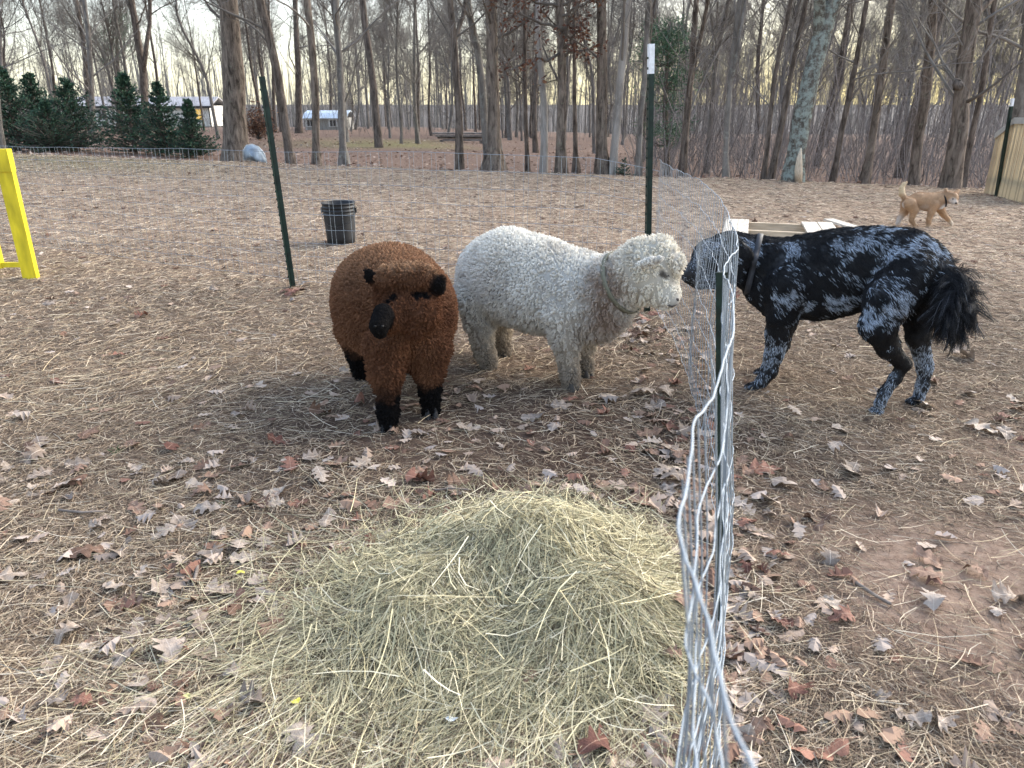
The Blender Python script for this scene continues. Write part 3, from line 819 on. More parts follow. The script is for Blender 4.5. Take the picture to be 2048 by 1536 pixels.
def boat_bow():
    """upturned bow of a sheet-metal boat leaning by the oak"""
    y = 16.2
    c = P(505, 330, y); bz = T1(c.x, y)
    tip = P(536, 331, y - .2); top = P(505, 289, y); lft = P(486, 318, y + .3)
    root = empty('metal_boat', (c.x, y, bz), 'dented grey sheet-metal boat bow tipped up against the thick oak', 'boat')
    # a half shell: rim outline and a bulged face
    out = [(488, 320), (487, 300), (493, 291), (505, 289), (517, 294), (527, 305), (532, 318), (537, 332), (522, 328), (508, 322), (497, 320)]
    ring = [np.array(P(x, yy, y - .12 * (x - 488) / 50)) for x, yy in out]
    ring = np.array(ring); cen = ring.mean(0)
    V = []; n = len(ring)
    for k in range(7):
        s = 1 - k / 6.0
        V.append(cen + (ring - cen) * s + np.array([0, -.22 * (1 - s * s), 0]))
    V = np.concatenate(V); F = []
    for k in range(6):
        for i in range(n): F.append([k * n + i, k * n + (i + 1) % n, (k + 1) * n + (i + 1) % n, (k + 1) * n + i])
    V = V + (vn(V * 9)[:, None] - .5) * np.array([0, .05, 0])
    TINB = mat_basic('boat_metal', (.27, .32, .37), .5, metal=.3, var=.35, scale=7)
    me = mesh_from('hull', V, [np.array(F)[:, ::-1]], TINB); o = link('hull', me, root)
    so = o.modifiers.new('thick', 'SOLIDIFY'); so.thickness = .012
    m = MB(); cl = np.concatenate([ring, ring[:1]]); m.tube(cl, .012, 6); m.build('gunwale', mat_basic('boat_rim', (.6, .62, .62), .4, metal=.3), root)
boat_bow()

def red_bush():
    c = P(517, 268, 34); bz = T1(c.x, 34)
    root = empty('shrub', (c.x, 34, bz), 'rust-brown leafy shrub on the leafy slope right of the thick oak', 'shrub')
    n = 60; p = np.zeros((n, 5, 3)); p[:, 0] = [c.x, 34, bz]
    d = rng.normal(0, .4, (n, 3)) + np.array([0, 0, 1]); d /= np.linalg.norm(d, axis=1, keepdims=True)
    for k in range(1, 5): d += rng.normal(0, .15, (n, 3)); p[:, k] = p[:, k - 1] + d * .24
    m = MB(); m.tubes(p, np.broadcast_to(np.linspace(.012, .004, 5), (n, 5)), 3, cap=False); m.build('stems', TWIGD, root)
    V, Fq, cc = leaf_cloud(p[:, 2:].reshape(-1, 3), 7, .12, (.04, .08), [(.16, .08, .05), (.2, .12, .075), (.11, .06, .045)])
    link('foliage', mesh_from('foliage', V, [Fq], LEAFM, False, cc), root)
red_bush()

# ================================================================== the pen
GALV = mat_basic('galvanised_wire', (.27, .31, .35), .6, metal=.35, var=.15, scale=40)
GREENP = mat_basic('green_post_paint', (.006, .022, .016), .45, var=.5, scale=25, spec=.4)
WHITET = mat_basic('white_post_top', (.75, .77, .80), .5, var=.12, scale=60)

def tpost(name, label, base, top, w, white=0.0, rz=0.0, group='green steel fence posts'):
    base = Vector(base); top = Vector(top)
    root = empty(name, base, label, 'fence post', group)
    ax = (top - base).normalized(); L_ = (top - base).length
    rot = ax.to_track_quat('Z', 'Y').to_matrix() @ Matrix.Rotation(rz, 3, 'Z')
    t = w * .12; d = w * .85
    prof = [(-w/2, 0), (w/2, 0), (w/2, t), (t/2, t*1.6), (t/2, d), (-t/2, d), (-t/2, t*1.6), (-w/2, t)]
    def seg(z0, z1, name_, m_):
        V = [Vector((x, y, z)) for z in (z0, z1) for x, y in prof]; n = len(prof)
        V = np.array([tuple(base + rot @ v) for v in V])
        F = [[i, (i+1) % n, n+(i+1) % n, n+i] for i in range(n)]
        m = MB(); m.add(V, [F]); m.add(V[n:], [np.array([[7, 0, 3, 0][:0] or [0, 1, 2, 7], [3, 4, 5, 6], [2, 3, 6, 7]])])
        return m.build(name_, m_, root, smooth=False)
    seg(-.15, L_ - white, 'shaft', GREENP)
    if white: seg(L_ - white, L_, 'painted_top', WHITET)
    m = MB(); k = 0.08
    while k < L_ - .04:
        m.box(base + rot @ Vector((0, -.002, k)), (w * .3, .006, .012), rot)
        k += .054
    tag(m.build('studs', GREENP, root, smooth=False), kind='stuff')
    return root
b1 = G(580, 575); t1 = P(517, 153, b1.y)
tpost('fence_post', 'tall green steel post left of the black bucket, leaning left', b1, t1, .048, rz=.3)
b2 = G(1289, 626); t2 = P(1297, 88, b2.y)
tpost('fence_post', 'green steel post with white painted top behind the white sheep', b2, t2, .042, white=.155, rz=.1)
b3 = G(1441, 1250); t3 = P(1443, 545, b3.y)
tpost('fence_post', 'short green steel post holding the near wire in front of the black dog', b3, t3, .024, rz=1.2)
b4 = P(1994, 377, 13.0); b4.z = T1(b4.x, b4.y); t4 = P(2023, 197, b4.y)
tpost('fence_post', 'green steel post with white top standing before the picket fence', b4, t4, .06, white=.12)

def spline(pts, n):
    pts = np.array(pts, float); s = np.concatenate([[0], np.cumsum(np.linalg.norm(np.diff(pts, axis=0), axis=1))])
    u = np.linspace(0, s[-1], n)
    # smoothed piecewise-linear
    o = np.stack([np.interp(u, s, pts[:, k]) for k in range(pts.shape[1])], 1)
    for _ in range(6): o[1:-1] = (o[:-2] + 2 * o[1:-1] + o[2:]) / 4
    return o, u
def wire_fence(label, top, bot, zt, rows, name='wire_fence', dens=.0125, seed=0, wob=.02, r_h=.0012, r_v=.00105, crimp=.004, step=.05):
    """welded wire: crimped line wires and thin stays"""
    n = max(40, int(sum(math.dist(a, b) for a, b in zip(top, top[1:])) / dens))
    A, u = spline(top, n); B, _ = spline(bot, n)
    zb = T(B[:, 0], B[:, 1]) + .012
    root = empty(name, (B[n // 2, 0], B[n // 2, 1], float(zb[n // 2])), label, 'fence')
    zt = np.interp(u / u[-1], [p for p, _ in zt], [z for _, z in zt])
    def surf(f, k):
        """point on the mesh: f down from the top, along index k"""
        p = A[k] * (1 - f)[..., None] + B[k] * f[..., None]
        z = zt[k] * (1 - f) + zb[k] * f
        nn = vn(np.stack([u[k] * 2.2, f * 3 + 0 * u[k], 0 * u[k] + seed], -1).reshape(-1, 3), seed).reshape(np.shape(z)) - .5
        bow = nn * wob * 2 * np.sin(np.clip(f, 0, 1) * math.pi)
        zz = z + (vn(np.stack([u[k] * 3, f * 5 + 0 * u[k], 0 * u[k] + 4 + seed], -1).reshape(-1, 3), seed + 3).reshape(np.shape(z)) - .5) * .02
        return np.stack([p[..., 0] + bow, p[..., 1], zz], -1)
    k = np.arange(n)
    for i, f in enumerate(rows):
        q = surf(np.full(n, f), k)
        o_ = np.zeros((n, 3)); o_[:, 0] = u * 13; o_[:, 1] = i * 3.7
        q[:, 2] += crimp * 3.2 * (vn(o_, 1) - .5); q[:, 0] += crimp * 2.6 * (vn(o_, 6) - .5); q[:, 2] += crimp * .35 * np.sin(u * 2 * math.pi / .05)
        m = MB(); m.tube(q, r_h * (1.15 if i == 0 else 1), 5, cap=False); m.build('line_wire', GALV, root)
    ns = int(u[-1] / step)
    kk = np.clip((np.arange(ns) + .5) * step / u[-1] * (n - 1), 0, n - 1).astype(int)
    fs = np.linspace(0, rows[-1], 12)
    S = np.stack([surf(np.full(ns, f), kk) for f in fs], 1)
    S[:, :, 1] += rng.normal(0, .004, (ns, 1))
    m = MB(); m.tubes(S, np.full((ns, 12), r_v), 4, cap=False)
    st = m.build('stays', GALV, root); tag(st, kind='stuff')
    return root
rowf = [0, .115, .225, .335, .445, .555, .66, .76, .86, .95]
top1 = [(.118, .16), (.112, .286), (.121, .378), (.127, .5), (.193, .709), (.25, .835), (.314, 1.0), (.364, 1.19), (.444, 1.55), (.53, 1.72), (.66, 2.27), (.738, 2.66), (.823, 3.29), (.86, 3.9), (.885, 4.62)]
bot1 = [(.15, .16), (.17, .35), (.22, .6), (.33, .9), (.415, 1.12), (.54, 1.55), (.63, 2.0), (.745, 2.66), (.83, 3.29), (.87, 3.9), (.89, 4.62)]
wire_fence('crimped wire fence running from the camera past the short post to the white-topped post', top1, bot1, [(0, .95), (.3, .93), (.62, .93), (.9, .92), (1, .93)], rowf, seed=2, wob=.045, crimp=.0045)
top2 = [(.89, 4.63), (.84, 4.66), (.2, 4.80), (-.7, 5.0), (-1.63, b1.y + .03), (-2.6, 5.75), (-3.9, 6.4), (-5.4, 7.0)]
wire_fence('sagging welded wire fence across the back, in front of the black bucket', top2, top2, [(0, .86), (.06, .93), (.25, .95), (.55, .93), (.8, .90), (1, .93)], rowf, seed=5, wob=.02, dens=.03, crimp=.0, r_h=.0013, r_v=.0009)

def lathe(prof, n=40):
    V = np.array([[r * math.cos(t), r * math.sin(t), z] for r, z in prof for t in np.arange(n) * 2 * math.pi / n])
    F = [[k*n+i, k*n+(i+1) % n, (k+1)*n+(i+1) % n, (k+1)*n+i] for k in range(len(prof)-1) for i in range(n)]
    return V, [np.array(F)]
def bucket():
    g = G(683, 486); BP = mat_basic('black_plastic', (.016, .017, .019), .55, var=.6, scale=12, spec=.4)
    root = empty('bucket', g, 'black plastic bucket standing on the dry lawn behind the wire', 'bucket')
    h = .375; zs = lambda z: .128 + .022 * z / h
    pr = [(.0, .004), (.12, .004), (.128, .01)]
    for z in (.06, .15, .262): pr.append((zs(z), z))
    for z0 in (.268, .30, .332):
        pr += [(zs(z0), z0), (zs(z0) + .008, z0 + .001), (zs(z0) + .008, z0 + .007), (zs(z0), z0 + .008)]
    pr += [(zs(h), h - .012), (zs(h) + .006, h - .01), (zs(h) + .006, h), (zs(h) - .004, h), (zs(.2) - .005, .2), (.121, .012), (0, .012)]
    V, F = lathe(pr); V = V + np.array(g)
    link('shell', mesh_from('shell', V, F, BP), root)
    m = MB(); th = np.linspace(0, math.pi, 20)
    V = [np.array(g) + np.array([.158 * math.cos(t), -.158 * math.sin(t) * .95, .30 - .13 * math.sin(t)]) for t in th]
    m.tube(V, .0022, 6); m.build('bail_handle', mat_basic('dark_wire', (.05, .05, .055), .4, metal=.6), root)
    for s in (-1, 1):
        m = MB(); m.box((g.x + s * .158, g.y, g.z + .305), (.012, .035, .045)); m.build('handle_ear', BP, root, smooth=False)
bucket()

def yellow_frame():
    YEL = mat_basic('yellow_paint', (.74, .585, .025), .55, var=.3, scale=14, stretch=(1, 1, .3))
    g = G(75, 557); d = g.y
    root = empty('yellow_frame', g, 'bright yellow painted wooden frame cut off by the left edge', 'frame')
    top = P(14, 297, d); H = top.z - g.z
    for k in range(4):
        x = g.x - .045 - k * .235; z0 = g.z if k in (0, 3) else g.z + .09
        h = H if k in (0, 3) else H * .40
        m = MB(); m.box((x, d, z0 + h / 2 - .01), (.105 if k in (0, 3) else .088, .045, h)); m.build('upright', YEL, root, smooth=False)
        if k in (0, 3):
            m = MB(); m.box((x, d - .003, g.z + H - .08), (.113, .056, .155)); m.build('post_cap', YEL, root, smooth=False)
    for z, hh in ((.105, .035), (H - .14, .04)):
        m = MB(); m.box((g.x - .045 - .3525, d + .002, g.z + z), (.60, .03, hh)); m.build('rail', YEL, root, smooth=False)
yellow_frame()

RAWW = mat_basic('pale_pine_board', (.52, .42, .30), .85, var=.3, scale=5, stretch=(1, 9, 9))
RAWG = mat_basic('weathered_board', (.56, .50, .42), .9, var=.32, scale=6, stretch=(9, 1, 9))
def pallet():
    yf = 6.75; a = P(1440, 480, yf); z0 = T1(a.x + .5, yf)
    root = empty('pallet', (a.x, yf, z0), 'broken wooden pallet lying behind the black dog', 'pallet', None, R(-17))
    Wd = 1.06
    for yy in (0, .5, 1.02):
        m = MB(); m.box((Wd / 2, yy + .021, .068), (Wd, .042, .098)); m.build('stringer', RAWW, root, smooth=False, world=False)
    for xx, w in ((.075, .125), (.19, .10), (.83, .14), (.975, .135)):
        m = MB(); m.box((xx, .51, .129 + rng.uniform(0, .006)), (w, 1.12, .02), Matrix.Rotation(rng.normal(0, .012), 3, 'Z')); m.build('deck_board', RAWG, root, smooth=False, world=False)
    for yy in (.05, .55):
        m = MB(); m.box((Wd / 2, yy, .0095), (Wd - .1, .11, .017)); m.build('bottom_board', RAWW, root, smooth=False, world=False)
pallet()
def plank(label, p0, p1, w, z, tilt=0.0):
    a = Vector(p0); b_ = Vector(p1); c = (a + b_) / 2
    root_z = T1(c.x, c.y)
    rot = Matrix.Rotation(math.atan2(b_.y - a.y, b_.x - a.x), 3, 'Z') @ Matrix.Rotation(tilt, 3, 'Y')
    m = MB(); m.box((c.x, c.y, root_z + z), ((b_ - a).length, w, .022), rot)
    o = m.build('plank', RAWG, None, smooth=False)
    return tag(origin_to(o, (c.x, c.y, root_z)), label, 'plank', 'loose planks beside the broken pallet')
g0, g1 = G(1655, 452), G(1790, 486)
plank('loose pale plank slanting away from the right end of the pallet', g0, g1, .12, .05, .03)
plank('short plank lying flat, nearest to the tan dog', G(1750, 461), G(1822, 472), .13, .02)
plank('small board end on the ground beyond the pallet\'s gap', G(1528, 462), G(1612, 460), .14, .03)

def picket_fence():
    a = P(1971, 373, 13.7); a.z = T1(a.x, a.y); b_ = P(2062, 403, 11.6); b_.z = T1(b_.x, b_.y)
    PK = mat_basic('picket_wood', (.60, .50, .33), .85, var=.2, scale=5, stretch=(6, 6, .5))
    PK2 = mat_basic('picket_wood_dull', (.42, .34, .23), .85, var=.25, scale=5, stretch=(6, 6, .5))
    root = empty('picket_fence', a, 'pale wooden picket fence at the right edge, sloping down at its far end', 'fence')
    d = (Vector((b_.x, b_.y, 0)) - Vector((a.x, a.y, 0))); L_ = d.length; d /= L_
    nrm = Vector((-d.y, d.x, 0)); nrm = nrm if nrm.x < 0 else -nrm
    ang = math.atan2(d.y, d.x); n = int(L_ / .052)
    base = None
    pm = []
    for m_ in (PK, PK2):
        mb = MB(); w, t = .034, .02
        V = [[x, y, z] for x, z in ((-w/2, 0), (w/2, 0), (w/2, .97), (w*.25, 1.0), (-w*.25, 1.0), (-w/2, .97)) for y in (-t/2, t/2)]
        F4 = [[2*i, 2*((i+1) % 6), 2*((i+1) % 6)+1, 2*i+1] for i in range(6)]
        pm.append(mesh_from('picket', np.array(V), [np.array(F4), np.array([[10, 8, 6, 4, 2, 0], [1, 3, 5, 7, 9, 11]])], m_, False))
    for k in range(n):
        s = (k + .5) / n; p = Vector((a.x, a.y, 0)) + d * (s * L_)
        gz = T1(p.x, p.y) - .02
        H = 1.02 + .25 * float(ss(0, .35, s))
        o = link('picket', pm[int(rng.random() < .4)], root, world=False)
        o.location = (p.x - a.x, p.y - a.y, gz - a.z); o.rotation_euler = (rng.normal(0, .006), rng.normal(0, .006), ang); o.scale = (1, 1, H * rng.uniform(.99, 1.01))
    for z, off in ((.22, .028), (.93, .028)):
        for s0, s1 in ((0, .35), (.35, 1)):
            pa = Vector((a.x, a.y, 0)) + d * (s0 * L_) - nrm * off; pb = Vector((a.x, a.y, 0)) + d * (s1 * L_) - nrm * off
            hA = T1(pa.x, pa.y) + z * (1.02 + .25 * float(ss(0, .35, s0))); hB = T1(pb.x, pb.y) + z * (1.02 + .25 * float(ss(0, .35, s1)))
            m = MB(); e = np.array([(pa.x, pa.y, hA), (pb.x, pb.y, hB)]); side = np.array(nrm) * .018; up = np.array([0, 0, .045])
            V = [e[i] + sx * side + sz * up for i in (0, 1) for sx in (-1, 1) for sz in (-1, 1)]
            m.add(V, [[[0, 1, 3, 2], [4, 6, 7, 5], [0, 4, 5, 1], [2, 3, 7, 6], [0, 2, 6, 4], [1, 5, 7, 3]]]); m.build('rail', PK2, root, smooth=False)
    cap = [Vector((a.x, a.y, 0)) + d * (s * L_) for s in (0, .17, .35, 1)]
    for k in range(3):
        pa, pb = cap[k], cap[k + 1]; sA, sB = (0, .17, .35, 1)[k], (0, .17, .35, 1)[k + 1]
        hA = T1(pa.x, pa.y) + 1.0 * (1.02 + .25 * float(ss(0, .35, sA))); hB = T1(pb.x, pb.y) + 1.0 * (1.02 + .25 * float(ss(0, .35, sB)))
        e = np.array([(pa.x, pa.y, hA - .05), (pb.x, pb.y, hB - .05)]); side = np.array(nrm) * .012; off = np.array(nrm) * .024; up = np.array([0, 0, .05])
        V = [e[i] + off + sx * side + sz * up for i in (0, 1) for sx in (-1, 1) for sz in (-1, 1)]
        m = MB(); m.add(V, [[[0, 1, 3, 2], [4, 6, 7, 5], [0, 4, 5, 1], [2, 3, 7, 6], [0, 2, 6, 4], [1, 5, 7, 3]]]); m.build('top_board', mat_basic('weathered_grey_board', (.48, .46, .42), .9, var=.15, scale=6), root, smooth=False)
picket_fence()

# ================================================================== animals
def sdf_mesh(prims, vox=.008, kdef=.03, noise_fn=None):
    """one continuous body grown from tapered limbs blended into each other"""
    lo = np.min([np.minimum(p['a'] - p['ra'], p['b'] - p['rb']) for p in prims], axis=0) - .06
    hi = np.max([np.maximum(p['a'] + p['ra'], p['b'] + p['rb']) for p in prims], axis=0) + .06
    n = np.ceil((hi - lo) / vox).astype(int) + 1
    D = np.full(n, 1.0, np.float32)
    for p in prims:
        a, b_, ra, rb, k = p['a'], p['b'], p['ra'], p['rb'], p.get('k', kdef)
        mg = max(ra, rb) * max(1, 1 / p.get('f', 1)) + k + 3 * vox
        i0 = np.maximum(((np.minimum(a, b_) - mg - lo) / vox).astype(int), 0); i1 = np.minimum(((np.maximum(a, b_) + mg - lo) / vox).astype(int) + 1, n)
        X, Y, Z = np.meshgrid(*[lo[j] + np.arange(i0[j], i1[j]) * vox for j in range(3)], indexing='ij')
        q = np.stack([X, Y, Z], -1) - a
        ba = b_ - a
        f = p.get('f')
        if f:
            w = np.array(p['ax'], float); w /= np.linalg.norm(w)
            q = q + (1 / f - 1) * (q @ w)[..., None] * w; ba = ba + (1 / f - 1) * (ba @ w) * w
        L2 = max(1e-9, ba @ ba)
        t = np.clip((q @ ba) / L2, 0, 1)
        d = (np.linalg.norm(q - t[..., None] * ba, axis=-1) - (ra + (rb - ra) * t)) * (min(1, f) if f else 1)
        S = D[i0[0]:i1[0], i0[1]:i1[1], i0[2]:i1[2]]
        if p.get('cut'):
            h = np.clip(.5 - .5 * (S + d) / k, 0, 1); S[...] = S * (1 - h) + (-d) * h + k * h * (1 - h)
        else:
            h = np.clip(.5 + .5 * (S - d) / k, 0, 1); S[...] = S * (1 - h) + d * h - k * h * (1 - h)
    g = vdb.FloatGrid(1.0); g.copyFromArray(D)
    pts, quads = g.convertToQuads(isovalue=0.0)
    return np.asarray(pts, float) * vox + lo, np.asarray(quads)[:, ::-1]
def vnormals(V, Q):
    n = np.cross(V[Q[:, 2]] - V[Q[:, 0]], V[Q[:, 3]] - V[Q[:, 1]])
    N_ = np.zeros_like(V)
    for k in range(4): np.add.at(N_, Q[:, k], n)
    return N_ / (np.linalg.norm(N_, axis=1, keepdims=True) + 1e-12)
def outward(V, Q):
    n = np.cross(V[Q[:, 2]] - V[Q[:, 0]], V[Q[:, 3]] - V[Q[:, 1]]); c = V[Q].mean(1)
    return Q if ((c - V.mean(0)) * n).sum() > 0 else Q[:, ::-1]
def seg(A, B, k=.03, ax=None, f=None, cut=False):
    d = dict(a=A[0], ra=A[1], b=B[0], rb=B[1], k=k, cut=cut)
    if f: d['ax'] = ax; d['f'] = f
    return d
def chain(js, k=.03, ax=None, f=None): return [seg(a, b, k, ax, f) for a, b in zip(js, js[1:])]

def sample_surface(V, Q, n, r_):
    T_ = np.concatenate([Q[:, [0, 1, 2]], Q[:, [0, 2, 3]]])
    ar = np.linalg.norm(np.cross(V[T_[:, 1]] - V[T_[:, 0]], V[T_[:, 2]] - V[T_[:, 0]]), axis=1)
    t = r_.choice(len(T_), n, p=ar / ar.sum())
    u, v = r_.random((2, n)); s = u + v > 1; u[s] = 1 - u[s]; v[s] = 1 - v[s]
    w = np.stack([1 - u - v, u, v], 1)
    N_ = vnormals(V, Q)
    p = (V[T_[t]] * w[..., None]).sum(1); nn = (N_[T_[t]] * w[..., None]).sum(1)
    return p, nn / (np.linalg.norm(nn, axis=1, keepdims=True) + 1e-9)
def hair_obj(name, PT, rad, col, mat, parent):
    """PT (N,n,3) strands, rad (N,n), col (N,3)"""
    N_, n, _ = PT.shape
    hc = bpy.data.hair_curves.new(name)
    hc.add_curves([n] * N_)
    hc.position_data.foreach_set('vector', PT.astype(np.float32).ravel())
    a = hc.attributes.get('radius') or hc.attributes.new('radius', 'FLOAT', 'POINT')
    a.data.foreach_set('value', np.broadcast_to(rad, (N_, n)).astype(np.float32).ravel())
    c = np.ones((N_, 4), np.float32); c[:, :3] = np.clip(col, 0, 1)
    a = hc.attributes.new('col', 'FLOAT_COLOR', 'CURVE'); a.data.foreach_set('color', c.ravel())
    hc.materials.append(mat)
    return link(name, hc, parent)
WOOL = mat_attr('wool', .95, .05)
FUR = mat_attr('fur', .55, .25)
def vcol_mesh(name, V, Q, col, mat, parent): return link(name, mesh_from(name, V, [Q], mat, True, col), parent)

def locks(p, n, cell, L, down, r_, curl=.003, aniso=(1, 1, 1), pts=5, tight=.75):
    """wool: strands drawn together into locks"""
    N_ = len(p)
    sc = np.array(aniso)
    m = max(50, int(N_ / cell))
    ci = r_.choice(N_, m, replace=False)
    kd = kdtree.KDTree(m)
    for i, c in enumerate(p[ci] * sc): kd.insert(c, i)
    kd.balance()
    own = np.array([kd.find(q)[1] for q in p * sc])
    c = p[ci][own]
    Lk = L * r_.uniform(.75, 1.25, m)[own] * r_.uniform(.85, 1.1, N_)
    dirn = n + np.array([0, 0, -1.]) * down + (r_.normal(0, .28, (m, 3)))[own]
    dirn /= np.linalg.norm(dirn, axis=1, keepdims=True)
    off = c - p; off -= (off * n).sum(1, keepdims=True) * n
    t = np.linspace(0, 1, pts)
    a = np.cross(dirn, r_.normal(size=(N_, 3))); a /= np.linalg.norm(a, axis=1, keepdims=True) + 1e-9
    b_ = np.cross(dirn, a); ph = r_.uniform(0, 6.28, m)[own]
    PT = p[:, None] + dirn[:, None] * (Lk[:, None] * t)[..., None] + off[:, None] * (tight * t ** 1.5)[None, :, None]
    an = ph[:, None] + t[None] * 9.0
    PT += ((np.cos(an)[..., None] * a[:, None] + np.sin(an)[..., None] * b_[:, None]) * (curl * t)[None, :, None])
    return PT, own, m

def cell_gaps(p, sc, cell, r_, width=.20):
    """1 in the gaps between clumps of wool about cell wide, 0 inside them"""
    q = p * sc
    ci = [q[r_.integers(len(q))]]
    cand = q[r_.choice(len(q), min(len(q), 9000), replace=False)]
    g = {}; keep = []
    for c in cand:
        key = tuple((c / cell).astype(int)); ok = True
        for dx in (-1, 0, 1):
            for dy in (-1, 0, 1):
                for dz in (-1, 0, 1):
                    for o in g.get((key[0] + dx, key[1] + dy, key[2] + dz), ()):
                        if (c[0]-o[0])**2 + (c[1]-o[1])**2 + (c[2]-o[2])**2 < cell * cell: ok = False
        if ok: g.setdefault(key, []).append(c); keep.append(c)
    kd = kdtree.KDTree(len(keep))
    for i, c in enumerate(keep): kd.insert(c, i)
    kd.balance()
    d = np.array([[t[2] for t in kd.find_n(c, 2)] for c in q])
    return np.clip(1.3 - (d[:, 1] - d[:, 0]) / (cell * width), 0, 1)

def sdist_(p, a, b_):
    ba = b_ - a; t = np.clip(((p - a) @ ba) / (ba @ ba), 0, 1); return np.linalg.norm(p - a - t[:, None] * ba, axis=1)

def hoof_pair(c, d, s, mat, parent):
    """two cleats of a cloven hoof; c on the ground, d forward"""
    d = np.array([d[0], d[1], 0.]); d /= np.linalg.norm(d); sd_ = np.array([-d[1], d[0], 0])
    for k in (-1, 1):
        o = np.array(c) + sd_ * k * s * .42
        pr = []
        V = []; nn = 10
        for z, r, sh in ((-.003, .52, .1), (.012, .5, .06), (.03, .42, -.06), (.045, .3, -.16)):
            for t in np.arange(nn) * 2 * math.pi / nn:
                V.append(o + d * (math.cos(t) * r * s * 1.35 + sh * s + s * .1) + sd_ * math.sin(t) * r * s * .72 + np.array([0, 0, z * s / .035]))
        F = [[q*nn+i, q*nn+(i+1) % nn, (q+1)*nn+(i+1) % nn, (q+1)*nn+i] for q in range(3) for i in range(nn)]
        m = MB(); m.add(V, [np.array(F)]); m.add(np.array(V)[-nn:], [np.arange(nn)[None]]); m.build('hoof', mat, parent)
HOOF = mat_basic('hoof_horn', (.05, .045, .04), .6, var=.4, scale=40)
EYE = mat_basic('eye_dark', (.01, .008, .007), .08, spec=.6)

def foot(px, py):
    g = G(px, py); return g
